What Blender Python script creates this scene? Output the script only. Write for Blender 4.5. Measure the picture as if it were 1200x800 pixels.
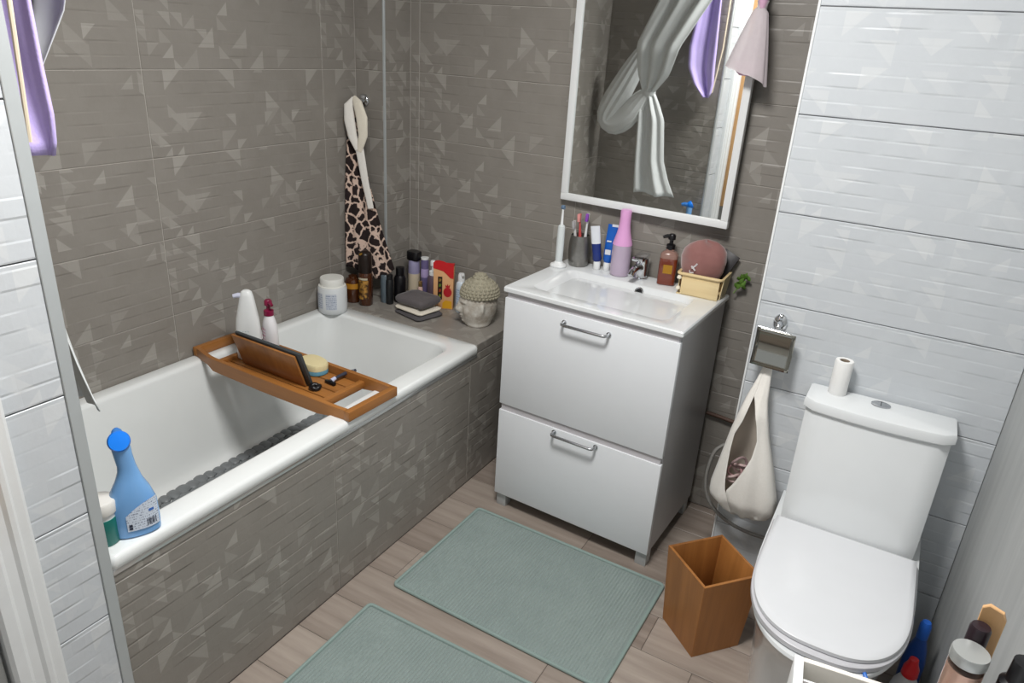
import bpy, bmesh, math, random
from mathutils import Vector, Matrix
random.seed(7)
for o in list(bpy.data.objects): bpy.data.objects.remove(o)
SC = bpy.context.scene
COL = SC.collection
PI = math.pi

# ---------------------------------------------------------------- camera
YAW, PITCH, ROLL = -0.4993, 0.3958, 0.0625
CAM = Vector((1.95, -2.3727, 1.5796))
fwd = Vector((math.sin(YAW)*math.cos(PITCH), math.cos(YAW)*math.cos(PITCH), -math.sin(PITCH)))
r0 = Vector((math.cos(YAW), -math.sin(YAW), 0)); u0 = r0.cross(fwd)
rt = math.cos(ROLL)*r0 + math.sin(ROLL)*u0
up = -math.sin(ROLL)*r0 + math.cos(ROLL)*u0
cam = bpy.data.cameras.new('camera'); camo = bpy.data.objects.new('camera', cam); COL.objects.link(camo)
cam.sensor_width = 36; cam.lens = 36*844.73/1200; cam.clip_start = .02
camo.matrix_world = Matrix(((rt.x, up.x, -fwd.x, CAM.x), (rt.y, up.y, -fwd.y, CAM.y), (rt.z, up.z, -fwd.z, CAM.z), (0, 0, 0, 1)))
SC.camera = camo

# ---------------------------------------------------------------- world, light, exposure
wd = bpy.data.worlds.new('world'); SC.world = wd; wd.use_nodes = True
wd.node_tree.nodes['Background'].inputs[0].default_value = (.8, .85, .9, 1)
wd.node_tree.nodes['Background'].inputs[1].default_value = .8
SC.view_settings.view_transform = 'Standard'; SC.view_settings.look = 'None'
SC.view_settings.gamma = 1; SC.view_settings.use_curve_mapping = False
SC.view_settings.exposure = 0.0
LAMP = (1.38, -1.45, 2.36)
ld = bpy.data.lights.new('ceiling_lamp_light', 'AREA'); ld.shape = 'DISK'; ld.size = .45
ld.energy = 37; ld.color = (1, .985, .965)
lo = bpy.data.objects.new('ceiling_lamp_light', ld); lo.location = LAMP; COL.objects.link(lo)

# ---------------------------------------------------------------- materials
def srgb(r, g, b):
    f = lambda c: ((c/255+.055)/1.055)**2.4 if c > 10.3 else c/255/12.92
    return (f(r), f(g), f(b), 1)
def newmat(name):
    m = bpy.data.materials.new(name); m.use_nodes = True
    nt = m.node_tree; return m, nt, nt.nodes['Principled BSDF']
def ND(nt, t, **kw):
    n = nt.nodes.new(t)
    for k, v in kw.items(): setattr(n, k, v)
    return n
def setin(n, i, v):
    n.inputs[i].default_value = v
def math_n(nt, op, a, b=None, c=None):
    n = nt.nodes.new('ShaderNodeMath'); n.operation = op
    for i, x in enumerate((a, b, c)):
        if x is None: continue
        if isinstance(x, (int, float)): n.inputs[i].default_value = x
        else: nt.links.new(x, n.inputs[i])
    return n.outputs[0]
def mixc(nt, fac, a, b):
    n = nt.nodes.new('ShaderNodeMix'); n.data_type = 'RGBA'
    for s, x in ((0, fac), (6, a), (7, b)):
        if isinstance(x, (int, float, tuple)): n.inputs[s].default_value = x
        else: nt.links.new(x, n.inputs[s])
    return n.outputs[2]
def objco(nt, scale=(1, 1, 1)):
    tc = nt.nodes.new('ShaderNodeTexCoord'); mp = nt.nodes.new('ShaderNodeMapping')
    mp.inputs['Scale'].default_value = scale
    nt.links.new(tc.outputs['Object'], mp.inputs[0]); return mp.outputs[0]
def noise(nt, vec, scale, detail=3, rough=.5):
    n = nt.nodes.new('ShaderNodeTexNoise'); n.inputs['Scale'].default_value = scale
    n.inputs['Detail'].default_value = detail; n.inputs['Roughness'].default_value = rough
    if vec is not None: nt.links.new(vec, n.inputs['Vector'])
    return n.outputs[0]
def bump(nt, bsdf, h, strength=.3, dist=.002):
    b = nt.nodes.new('ShaderNodeBump'); b.inputs['Strength'].default_value = strength
    b.inputs['Distance'].default_value = dist
    nt.links.new(h, b.inputs['Height']); nt.links.new(b.outputs[0], bsdf.inputs['Normal'])
MATS = {}
def plain(name, col, rough=.4, metal=0, trans=0, coat=0, var=.06, vs=18, bstr=0, bscale=60, alpha=1, ior=1.45, sheen=0):
    """principled with faint noise variation"""
    if name in MATS: return MATS[name]
    m, nt, b = newmat(name)
    b.inputs['Roughness'].default_value = rough; b.inputs['Metallic'].default_value = metal
    b.inputs['Transmission Weight'].default_value = trans; b.inputs['Coat Weight'].default_value = coat
    b.inputs['Alpha'].default_value = alpha; b.inputs['IOR'].default_value = ior
    b.inputs['Sheen Weight'].default_value = sheen
    if var and trans < .5:
        f = noise(nt, objco(nt), vs, 3)
        dk = tuple(c*(1-var*1.6) for c in col[:3])+(1,); lt = tuple(min(1, c*(1+var*1.6)) for c in col[:3])+(1,)
        nt.links.new(mixc(nt, f, dk, lt), b.inputs['Base Color'])
    else: b.inputs['Base Color'].default_value = col
    if bstr: bump(nt, b, noise(nt, objco(nt), bscale, 4, .6), bstr, .002)
    MATS[name] = m; return m

def tile_mat(name, base, light, dark, fac, rough, bstr):
    m, nt, b = newmat(name)
    tc = ND(nt, 'ShaderNodeTexCoord'); sx = ND(nt, 'ShaderNodeSeparateXYZ'); nt.links.new(tc.outputs['Object'], sx.inputs[0])
    oi = ND(nt, 'ShaderNodeObjectInfo'); rnd = oi.outputs['Random']
    X, Y = sx.outputs[0], sx.outputs[1]
    def wn(a, c, d):
        cv = ND(nt, 'ShaderNodeCombineXYZ')
        for i, q in enumerate((a, c, d)):
            if isinstance(q, (int, float)): cv.inputs[i].default_value = q
            else: nt.links.new(q, cv.inputs[i])
        w = ND(nt, 'ShaderNodeTexWhiteNoise'); nt.links.new(cv.outputs[0], w.inputs['Vector'])
        s = ND(nt, 'ShaderNodeSeparateColor'); nt.links.new(w.outputs['Color'], s.inputs[0]); return s.outputs
    seed = math_n(nt, 'MULTIPLY', math_n(nt, 'FLOOR', math_n(nt, 'MULTIPLY', rnd, 3.0)), 17.0)
    def tri_layer(cw, ch, off, dens, ph):
        px = math_n(nt, 'ADD', math_n(nt, 'DIVIDE', X, cw), ph); py = math_n(nt, 'ADD', math_n(nt, 'DIVIDE', Y, ch), ph*.7)
        cx = math_n(nt, 'FLOOR', px); cy = math_n(nt, 'FLOOR', py)
        fx = math_n(nt, 'FRACT', px); fy = math_n(nt, 'FRACT', py)
        r = wn(cx, cy, math_n(nt, 'ADD', seed, off))
        r2 = wn(cx, cy, math_n(nt, 'ADD', seed, off+5.5))
        ax = math_n(nt, 'ABSOLUTE', math_n(nt, 'SUBTRACT', fx, math_n(nt, 'GREATER_THAN', r[1], .5)))
        ay = math_n(nt, 'ABSOLUTE', math_n(nt, 'SUBTRACT', fy, math_n(nt, 'GREATER_THAN', r[2], .5)))
        d = math_n(nt, 'SUBTRACT', .97, math_n(nt, 'ADD', ax, ay))
        tri = math_n(nt, 'MULTIPLY', math_n(nt, 'SMOOTHSTEP' if False else 'MULTIPLY', d, 14.0), 1.0)
        cl = ND(nt, 'ShaderNodeClamp'); nt.links.new(tri, cl.inputs[0])
        pres = math_n(nt, 'LESS_THAN', r[0], dens)
        amp = math_n(nt, 'ADD', .35, math_n(nt, 'MULTIPLY', r2[0], .65))
        return math_n(nt, 'MULTIPLY', math_n(nt, 'MULTIPLY', cl.outputs[0], pres), amp)
    t = math_n(nt, 'MAXIMUM', tri_layer(.062, .0608, 1.0, .19, .0), tri_layer(.040, .0405, 9.0, .15, .37))
    big = noise(nt, tc.outputs['Object'], 7, 4, .6)
    # linen grain
    mp = ND(nt, 'ShaderNodeMapping'); mp.inputs['Scale'].default_value = (90, 700, 1); nt.links.new(tc.outputs['Object'], mp.inputs[0])
    g1 = noise(nt, mp.outputs[0], 1, 2)
    mp2 = ND(nt, 'ShaderNodeMapping'); mp2.inputs['Scale'].default_value = (600, 60, 1); nt.links.new(tc.outputs['Object'], mp2.inputs[0])
    g2 = noise(nt, mp2.outputs[0], 1, 2)
    c0 = mixc(nt, math_n(nt, 'ADD', math_n(nt, 'MULTIPLY', big, .7), math_n(nt, 'MULTIPLY', math_n(nt, 'ADD', g1, g2), .15)), dark, base)
    c1 = mixc(nt, math_n(nt, 'MULTIPLY', t, fac), c0, light)
    nt.links.new(c1, b.inputs['Base Color'])
    # low brick relief : rows of short raised courses
    row = math_n(nt, 'DIVIDE', Y, .0348); ri = math_n(nt, 'FLOOR', row); rf = math_n(nt, 'FRACT', row)
    ro = wn(ri, 3.0, seed)
    bx = math_n(nt, 'ADD', math_n(nt, 'DIVIDE', X, .105), math_n(nt, 'MULTIPLY', ro[0], 3.0))
    hb = wn(math_n(nt, 'FLOOR', bx), ri, math_n(nt, 'ADD', seed, 2.0))
    bf = math_n(nt, 'FRACT', bx)
    def ramp(x, k):
        c = ND(nt, 'ShaderNodeClamp'); nt.links.new(math_n(nt, 'MULTIPLY', x, k), c.inputs[0]); return c.outputs[0]
    edge = math_n(nt, 'MULTIPLY', ramp(rf, 9.0), ramp(math_n(nt, 'SUBTRACT', 1.0, rf), 9.0))
    edge = math_n(nt, 'MULTIPLY', edge, math_n(nt, 'MULTIPLY', ramp(bf, 4.0), ramp(math_n(nt, 'SUBTRACT', 1.0, bf), 4.0)))
    lvl = math_n(nt, 'MULTIPLY', math_n(nt, 'MAXIMUM', math_n(nt, 'SUBTRACT', hb[0], .42), 0.0), 2.0)
    wob = noise(nt, tc.outputs['Object'], 26, 3)
    hgt = math_n(nt, 'ADD', math_n(nt, 'MULTIPLY', edge, math_n(nt, 'ADD', lvl, math_n(nt, 'MULTIPLY', wob, .25))), math_n(nt, 'MULTIPLY', wob, .45))
    bump(nt, b, hgt, bstr, .004)
    b.inputs['Roughness'].default_value = rough
    return m
M_GREY = tile_mat('grey_tile', srgb(153, 148, 141), srgb(186, 182, 175), srgb(126, 121, 114), .44, .42, .34)
M_WHITE = tile_mat('pale_tile', srgb(212, 216, 219), srgb(224, 226, 226), srgb(192, 197, 202), .40, .40, .30)
M_GROUT_L = plain('light_grout', srgb(184, 179, 172), .8)
M_GROUT_D = plain('dark_grout', srgb(138, 138, 140), .8)
M_PLASTER = plain('white_plaster', srgb(228, 228, 226), .85)
M_ALU = plain('brushed_aluminium', srgb(186, 191, 192), .42, metal=.25, var=.03)
M_CHROME = plain('chrome', srgb(215, 217, 220), .08, metal=1, var=0)
M_STEEL = plain('satin_steel', srgb(190, 192, 195), .25, metal=1, var=0)
M_CERAM = plain('white_ceramic', srgb(228, 231, 232), .12, coat=.4, var=.01)
M_ENAMEL = plain('tub_enamel', srgb(233, 236, 235), .16, coat=.3, var=.01)
M_LAC = plain('white_lacquer', srgb(228, 231, 234), .35, var=.01)
M_LAC_SHADE = plain('shaded_side_laminate', srgb(184, 184, 185), .3, var=.02)  # white cabinet sides, with their shade mixed into the colour
M_PAINT = plain('white_paint', srgb(226, 228, 228), .4, var=.03, bstr=.05)
M_WPLAST = plain('white_plastic', srgb(236, 238, 238), .3, var=.01)
M_BLACK = plain('black_plastic', srgb(20, 19, 22), .3, var=.02)
M_DARK = plain('dark_void', srgb(34, 32, 31), .8)
M_SEAT = plain('seat_plastic', srgb(226, 228, 231), .25, var=.01)

def wood(name, a, bcol, axis=0, scale=(1, 1, 1), rough=.4):
    m, nt, b = newmat(name)
    sc = [38, 38, 38]; sc[axis] = 2.2
    co = objco(nt, tuple(s*q for s, q in zip(sc, scale)))
    n1 = noise(nt, co, 1.0, 5, .6)
    co2 = objco(nt, tuple((q*.35 if i != axis else 1.2) for i, q in enumerate(sc)))
    n2 = noise(nt, co2, 1.0, 2)
    oi = ND(nt, 'ShaderNodeObjectInfo')
    f = math_n(nt, 'ADD', math_n(nt, 'MULTIPLY', n1, .75), math_n(nt, 'MULTIPLY', n2, .45))
    f = math_n(nt, 'ADD', f, math_n(nt, 'MULTIPLY', math_n(nt, 'SUBTRACT', oi.outputs['Random'], .5), .22))
    cr = ND(nt, 'ShaderNodeValToRGB'); nt.links.new(f, cr.inputs[0])
    cr.color_ramp.elements[0].position = .3; cr.color_ramp.elements[0].color = a
    cr.color_ramp.elements[1].position = .85; cr.color_ramp.elements[1].color = bcol
    nt.links.new(cr.outputs[0], b.inputs['Base Color']); b.inputs['Roughness'].default_value = rough
    bump(nt, b, n1, .12, .001); return m
M_FLOOR = wood('vinyl_plank', srgb(120, 107, 98), srgb(176, 164, 153), 0, (1.0, .75, 1), .42)
M_BAMB_X = wood('bamboo_along_x', srgb(128, 80, 36), srgb(174, 116, 58), 0)
M_BAMB_Y = wood('bamboo_along_y', srgb(128, 80, 36), srgb(174, 116, 58), 1)
M_BAMB_Z = wood('bamboo_along_z', srgb(130, 82, 38), srgb(174, 116, 60), 2)
M_BAMB_L = wood('pale_bamboo', srgb(196, 152, 104), srgb(226, 184, 134), 2)
M_SPLINT = wood('poplar_splint', srgb(214, 186, 134), srgb(240, 220, 174), 0)
M_LAMIN = wood('grey_wood_laminate', srgb(158, 161, 161), srgb(184, 186, 185), 2, (.8, 1, 1), .5)

def fabric(name, a, bcol, scale=160, rough=.9, bstr=.3, sheen=.2):
    m, nt, b = newmat(name)
    f = noise(nt, objco(nt), scale, 3, .6); f2 = noise(nt, objco(nt), 9, 3)
    nt.links.new(mixc(nt, math_n(nt, 'MULTIPLY', math_n(nt, 'ADD', f, f2), .5), a, bcol), b.inputs['Base Color'])
    b.inputs['Roughness'].default_value = rough; b.inputs['Sheen Weight'].default_value = sheen
    bump(nt, b, f, bstr, .002); return m
M_MAT = fabric('grey_green_chenille', srgb(122, 136, 133), srgb(152, 165, 161), 220, .95, .4)
M_CREAM = fabric('cream_cotton', srgb(216, 208, 190), srgb(240, 233, 218), 120)
M_COTTON = fabric('white_cotton', srgb(226, 222, 214), srgb(244, 241, 235), 150)
M_PURPLE = fabric('lilac_terry', srgb(190, 170, 240), srgb(218, 202, 254), 200)
M_CURT = fabric('white_curtain', srgb(216, 220, 220), srgb(240, 243, 242), 20, .6, .1, 0)
M_GREYT = fabric('dark_grey_cloth', srgb(70, 66, 68), srgb(106, 100, 101), 150)
M_PINKV = fabric('dusty_rose_velvet', srgb(124, 78, 74), srgb(162, 112, 106), 40, .75, .15, .6)
M_ORG = fabric('pink_organza', srgb(204, 190, 196), srgb(228, 220, 222), 60, .7, .1)
M_ORG.node_tree.nodes['Principled BSDF'].inputs['Alpha'].default_value = .8
M_ORGP = fabric('pink_soap', srgb(206, 160, 188), srgb(220, 180, 204), 60, .7, .1)
def leopard():
    m, nt, b = newmat('leopard_print_fleece')
    co = objco(nt); nz = ND(nt, 'ShaderNodeTexNoise'); nz.inputs['Scale'].default_value = 45; nt.links.new(co, nz.inputs[0])
    vm = ND(nt, 'ShaderNodeVectorMath', operation='MULTIPLY_ADD'); nt.links.new(nz.outputs['Color'], vm.inputs[0]); vm.inputs[1].default_value = (.018, .018, .018); nt.links.new(co, vm.inputs[2])
    mp = ND(nt, 'ShaderNodeMapping'); mp.inputs['Scale'].default_value = (1, 1, .8); nt.links.new(vm.outputs[0], mp.inputs[0])
    v = ND(nt, 'ShaderNodeTexVoronoi', feature='DISTANCE_TO_EDGE'); v.inputs['Scale'].default_value = 28; nt.links.new(mp.outputs[0], v.inputs['Vector'])
    st = math_n(nt, 'MULTIPLY', math_n(nt, 'SUBTRACT', v.outputs['Distance'], .055), 26)
    cl = ND(nt, 'ShaderNodeClamp'); nt.links.new(st, cl.inputs[0])
    nt.links.new(mixc(nt, cl.outputs[0], srgb(214, 188, 172), srgb(36, 24, 24)), b.inputs['Base Color'])
    b.inputs['Roughness'].default_value = .95; bump(nt, b, noise(nt, co, 260), .3, .002); return m
M_LEO = leopard()
def stone():
    m, nt, b = newmat('weathered_stone')
    f = noise(nt, objco(nt), 30, 5, .65)
    cr = ND(nt, 'ShaderNodeValToRGB'); nt.links.new(f, cr.inputs[0])
    cr.color_ramp.elements[0].position = .35; cr.color_ramp.elements[0].color = srgb(176, 166, 152)
    cr.color_ramp.elements[1].position = .7; cr.color_ramp.elements[1].color = srgb(222, 220, 212)
    nt.links.new(cr.outputs[0], b.inputs['Base Color']); b.inputs['Roughness'].default_value = .85
    bump(nt, b, noise(nt, objco(nt), 90, 5, .7), .5, .003); return m
M_STONE = stone()
M_STONEH = plain('lichen_stone', srgb(166, 160, 140), .9, var=.22, vs=60, bstr=.6, bscale=150)

# ---------------------------------------------------------------- mesh helpers
class MB:
    def __init__(s): s.bm = bmesh.new(); s.T = Matrix.Identity(4)
    def v(s, p): return s.bm.verts.new(s.T @ Vector(p))
    def f(s, vs):
        try: return s.bm.faces.new(vs)
        except ValueError: return None
    def box(s, x0, x1, y0, y1, z0, z1, b=0, seg=2):
        P = [s.v(p) for p in ((x0, y0, z0), (x1, y0, z0), (x1, y1, z0), (x0, y1, z0), (x0, y0, z1), (x1, y0, z1), (x1, y1, z1), (x0, y1, z1))]
        F = [s.f([P[i] for i in q]) for q in ((0, 3, 2, 1), (4, 5, 6, 7), (0, 1, 5, 4), (1, 2, 6, 5), (2, 3, 7, 6), (3, 0, 4, 7))]
        if b:
            es = list({e for f in F for e in f.edges})
            bmesh.ops.bevel(s.bm, geom=es, offset=b, segments=seg, affect='EDGES', profile=.5)
        return s
    def rings(s, R, cap0=True, cap1=True, loop=True):
        """R : list of rings (each a list of points, same length)"""
        V = [[s.v(p) for p in r] for r in R]; n = len(V[0])
        for a, b in zip(V, V[1:]):
            for i in range(n if loop else n-1):
                j = (i+1) % n; s.f([a[i], a[j], b[j], b[i]])
        if cap0: s.f(V[0][::-1])
        if cap1: s.f(V[-1])
        return s
    def lathe(s, prof, cx=0, cy=0, seg=24, sx=1, sy=1, exp=2, cap0=True, cap1=True):
        R = []
        for r, z in prof:
            ring = []
            for k in range(seg):
                a = 2*PI*k/seg; c, sn = math.cos(a), math.sin(a)
                if exp != 2:
                    c = math.copysign(abs(c)**(2/exp), c); sn = math.copysign(abs(sn)**(2/exp), sn)
                ring.append((cx+max(r, 1e-5)*c*sx, cy+max(r, 1e-5)*sn*sy, z))
            R.append(ring)
        return s.rings(R, cap0, cap1)
    def loft(s, secs, seg=24, exp=2.0, cap0=True, cap1=True):
        """secs: (cx,cy,z,rx,ry)"""
        R = []
        for cx, cy, z, rx, ry in secs:
            ring = []
            for k in range(seg):
                a = 2*PI*k/seg; c, sn = math.cos(a), math.sin(a)
                c = math.copysign(abs(c)**(2/exp), c); sn = math.copysign(abs(sn)**(2/exp), sn)
                ring.append((cx+rx*c, cy+ry*sn, z))
            R.append(ring)
        return s.rings(R, cap0, cap1)
    def tube(s, pts, r, seg=8, closed=False):
        P = [Vector(p) for p in pts]; n = len(P); R = []
        T0 = None; N = None
        for i in range(n):
            if closed: t = (P[(i+1) % n]-P[i-1])
            else: t = P[min(i+1, n-1)]-P[max(i-1, 0)]
            t.normalize()
            if N is None:
                N = t.cross(Vector((0, 0, 1)));
                if N.length < 1e-3: N = t.cross(Vector((1, 0, 0)))
            N = N-t*N.dot(t); N.normalize(); B = t.cross(N)
            rr = r[i] if isinstance(r, (list, tuple)) else r
            R.append([P[i]+N*rr*math.cos(2*PI*k/seg)+B*rr*math.sin(2*PI*k/seg) for k in range(seg)])
        if closed: R.append(R[0])
        return s.rings(R, not closed, not closed)
    def sheet(s, nu, nv, fn, wrap=False):
        V = [[s.v(fn(i/nu, j/nv)) for j in range(nv+1)] for i in range(nu+1)]
        for i in range(nu):
            for j in range(nv): s.f([V[i][j], V[i+1][j], V[i+1][j+1], V[i][j+1]])
        return s
    def prism(s, pts, z0, z1, b=0, seg=2):
        A = [s.v((x, y, z0)) for x, y in pts]; Bv = [s.v((x, y, z1)) for x, y in pts]; n = len(pts)
        F = [s.f(A[::-1]), s.f(Bv)]+[s.f([A[i], A[(i+1) % n], Bv[(i+1) % n], Bv[i]]) for i in range(n)]
        if b: bmesh.ops.bevel(s.bm, geom=list({e for f in (F[0], F[1]) for e in f.edges}), offset=b, segments=seg, affect='EDGES', profile=.5)
        return s
    def obj(s, name, mat, parent=None, smooth=40, origin=None, solid=0, sub=0):
        if origin: bmesh.ops.translate(s.bm, verts=s.bm.verts, vec=-Vector(origin))
        bmesh.ops.recalc_face_normals(s.bm, faces=s.bm.faces)
        me = bpy.data.meshes.new(name); s.bm.to_mesh(me); s.bm.free()
        o = bpy.data.objects.new(name, me); COL.objects.link(o); me.materials.append(mat)
        if smooth:
            me.shade_smooth(); me.set_sharp_from_angle(angle=math.radians(smooth))
        if origin: o.location = origin
        if parent: o.parent = parent
        if sub:
            md = o.modifiers.new('sub', 'SUBSURF'); md.levels = md.render_levels = sub
        if solid:
            md = o.modifiers.new('solid', 'SOLIDIFY'); md.thickness = solid; md.offset = 0
        return o
def tag(o, label, cat, group=None):
    o['label'] = label; o['category'] = cat
    if group: o['group'] = group
    return o
def thing(name, label, cat, loc=(0, 0, 0), rotz=0, group=None):
    o = bpy.data.objects.new(name, None); COL.objects.link(o); o.empty_display_size = .05
    o.location = loc; o.rotation_euler = (0, 0, rotz); return tag(o, label, cat, group)
def struct(o, label=None):
    o['kind'] = 'structure'
    if label: o['label'] = label
    return o
def rrect(x0, x1, y0, y1, r, n=6):
    out = []
    for cx, cy, a0 in ((x1-r, y1-r, 0), (x0+r, y1-r, PI/2), (x0+r, y0+r, PI), (x1-r, y0+r, 1.5*PI)):
        for k in range(n+1):
            a = a0+PI/2*k/n; out.append((cx+r*math.cos(a), cy+r*math.sin(a)))
    return out

# ---------------------------------------------------------------- tiles
_tile = {}
def tile_mesh(w, h, t, mat):
    key = (round(w, 4), round(h, 4), t, mat.name)
    if key in _tile: return _tile[key]
    c = .0012; V = []; F = []
    for z, i in ((0, 0), (t-c, 0), (t, c)):
        V += [(i, i, z), (w-i, i, z), (w-i, h-i, z), (i, h-i, z)]
    F.append((3, 2, 1, 0)); F.append((8, 9, 10, 11))
    for k in (0, 4):
        for i in range(4): j = (i+1) % 4; F.append((k+i, k+j, k+4+j, k+4+i))
    me = bpy.data.meshes.new('tile'); me.from_pydata(V, [], F); me.materials.append(mat); me.update()
    _tile[key] = me; return me
def tiles(parent, org, U, V, us, vs, mat, gap=.0022, t=.004, name='tile'):
    """tile fields bounded by joints us x vs in the plane org + u*U + v*V, front face on the plane"""
    U = Vector(U); V = Vector(V); N = U.cross(V); org = Vector(org)
    for a, b in zip(us, us[1:]):
        for c, d in zip(vs, vs[1:]):
            me = tile_mesh(b-a-gap, d-c-gap, t, mat)
            o = bpy.data.objects.new(name, me); COL.objects.link(o); o.parent = parent
            p = org+U*(a+gap/2)+V*(c+gap/2)-N*t
            o.matrix_local = Matrix(((U.x, V.x, N.x, p.x), (U.y, V.y, N.y, p.y), (U.z, V.z, N.z, p.z), (0, 0, 0, 1)))
def wall(name, x0, x1, y0, y1, z0, z1, mat):
    return struct(MB().box(x0, x1, y0, y1, z0, z1).obj(name, mat, smooth=0))

ZR = .5626; SY = -1.7335; SX = .705; WX = 1.624; WY = -.3222; RX = 2.274; CEIL = 2.45; YE = -3.2
gz = [.4709+.2431*k for k in range(8)]+[2.419, CEIL]
gz = [z for z in gz if z <= 2.42]+[CEIL]
# left wall behind the tub
wl = wall('wall_left', -.10, -.002, SY, 0, 0, CEIL, M_GROUT_L)
tiles(wl, (0, 0, 0), (0, 1, 0), (0, 0, 1), [SY, -1.035, -.331, -.157], gz, M_GREY)
# back wall behind the vanity
wb = wall('wall_back', 0, RX, .002, .10, 0, CEIL, M_GROUT_L)
tiles(wb, (0, 0, 0), (1, 0, 0), (0, 0, 1), [.138, .180, .880, 1.580, 1.66], [0, .2278]+gz, M_GREY)
# pipe boxing in the corner
PW, PD = .1378, .1566
pil = wall('wall_pillar', 0, PW-.002, -PD+.002, 0, ZR, CEIL, M_GROUT_L)
pz = [ZR]+[z for z in gz if z > ZR+.02]
tiles(pil, (0, -PD, 0), (1, 0, 0), (0, 0, 1), [0, PW-.004], pz, M_GREY)
tiles(pil, (PW, 0, 0), (0, 1, 0), (0, 0, 1), [-PD+.004, 0], pz, M_GREY)
struct(MB().box(PW-.007, PW+.0015, -PD-.0015, -PD+.007, ZR, CEIL, .001, 1).obj('trim_1', M_ALU))
# white tiled boxing behind the toilet
ww = wall('wall_toilet', WX, RX, WY+.004, .0, 0, CEIL, M_GROUT_D)
wz = [0, .1782, .4316, .685, .9384, 1.1918, 1.4452, 1.6986, 1.952, 2.2054, CEIL]
tiles(ww, (0, WY, 0), (1, 0, 0), (0, 0, 1), [WX+.003, RX], wz, M_WHITE, gap=.0024, t=.004)
tiles(ww, (WX, 0, 0), (0, -1, 0), (0, 0, 1), [.004, -WY-.004], wz, M_WHITE, gap=.0024, t=.004)
struct(MB().box(WX-.002, WX+.004, WY-.002, WY+.006, 0, CEIL, .001, 1).obj('trim_2', M_WPLAST))
# right wall, grey wood laminate
wr = wall('wall_right', RX, RX+.08, YE, 0, 0, CEIL, M_LAMIN)
# wall at the foot of the tub and the white tiled stub beside it
wf = wall('wall_foot', -.10, SX-.004, SY-.17, SY-.002, 0, CEIL, M_GROUT_L)
tiles(wf, (0, SY, 0), (-1, 0, 0), (0, 0, 1), [-SX+.004, 0], [.2278]+gz, M_GREY)
sz = [0, .184, .4376, .691, .9444, 1.1978, 1.4512, 1.7046, 1.958, 2.2114, CEIL]
ws = wall('wall_stub', SX-.06, SX-.004, SY-.125, SY-.004, 0, CEIL, M_GROUT_D)
tiles(ws, (SX, 0, 0), (0, 1, 0), (0, 0, 1), [SY-.125, SY-.020], sz, M_WHITE, gap=.0024, t=.004)
struct(MB().box(SX-.006, SX+.003, SY-.021, SY+.002, 0, CEIL, .001, 1).obj('trim_3', M_ALU))
# wall with the doorway further left, and the wall behind the camera
wall('wall_door', SX-.10, SX-.002, YE, SY-1.02, 0, CEIL, M_PLASTER)
wall('wall_lintel', SX-.10, SX-.002, SY-1.02, SY-.20, 2.06, CEIL, M_PLASTER)
wall('wall_front', SX-.1, RX+.08, YE-.08, YE, 0, .9, M_PLASTER); wall('wall_front_top', SX-.1, RX+.08, YE-.08, YE, 2.15, CEIL, M_PLASTER)  # band between the two left open so world light fills the room
struct(MB().box(-.1, RX+.08, YE-.08, .1, CEIL, CEIL+.06).obj('ceiling', M_PLASTER, smooth=0))
# moulded white door frame
fr = MB(); ys = SY-.1265
prof = [(0, 0), (.014, 0), (.018, -.006), (.018, -.020), (.024, -.026), (.024, -.034), (.019, -.040), (.019, -.056), (.026, -.064), (.026, -.082), (.020, -.088), (-.02, -.088), (-.02, 0)]
fr.rings([[(SX+a, ys+b, z) for a, b in prof] for z in (0.0, 2.1)])
d1 = struct(fr.obj('door_1', M_PAINT, smooth=20), 'white moulded door frame beside the pale tiled stub')
MB().box(SX-.030, SX+.010, SY-1.015, ys-.094, .006, 2.04, .003).obj('door_leaf', plain('grey_door_paint', srgb(150, 152, 150), .5), d1)
# floor of separate planks running across
flo = struct(MB().box(-.1, RX+.08, YE-.08, .1, -.06, -.0015).obj('floor', plain('floor_joint', srgb(92, 84, 78), .8), smooth=0))
row = 0; y = -2.62
while y < .0:
    x = .70 - [.25, .82, .05, .56, .38][row % 5]
    us = []
    while x < RX+.9: us.append(x); x += .92
    us = [max(.70, min(RX, q)) for q in us]; us = sorted(set(us)); 
    if us[0] > .70: us = [.70]+us
    if us[-1] < RX: us.append(RX)
    us = [q for i, q in enumerate(us) if i == 0 or q-us[i-1] > .02]
    tiles(flo, (0, y, 0), (1, 0, 0), (0, 1, 0), us, [0, min(.152, -y)], M_FLOOR, gap=.0016, t=.0014, name='plank')
    y += .152; row += 1

# ---------------------------------------------------------------- tub surround
ap = wall('wall_apron', .682, SX-.0045-.002, SY, 0, 0, .528, M_GROUT_L)
tiles(ap, (SX-.0045, 0, 0), (0, 1, 0), (0, 0, 1), [SY+.003, -1.08, -.38, -.0], [.002, .2508, .4939, .528], M_GREY)
dk = wall('wall_deck', .0, SX-.0065, -.338, 0, .50, ZR-.002, M_GROUT_L)
tiles(dk, (0, 0, ZR), (1, 0, 0), (0, 1, 0), [PW+.004, SX-.0045], [-.339, 0], M_GREY)
tiles(dk, (0, 0, ZR), (1, 0, 0), (0, 1, 0), [.002, PW+.004], [-.339, -PD], M_GREY)
tiles(dk, (SX-.0045, 0, 0), (0, 1, 0), (0, 0, 1), [-.339, -.0], [.528, ZR], M_GREY)

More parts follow.
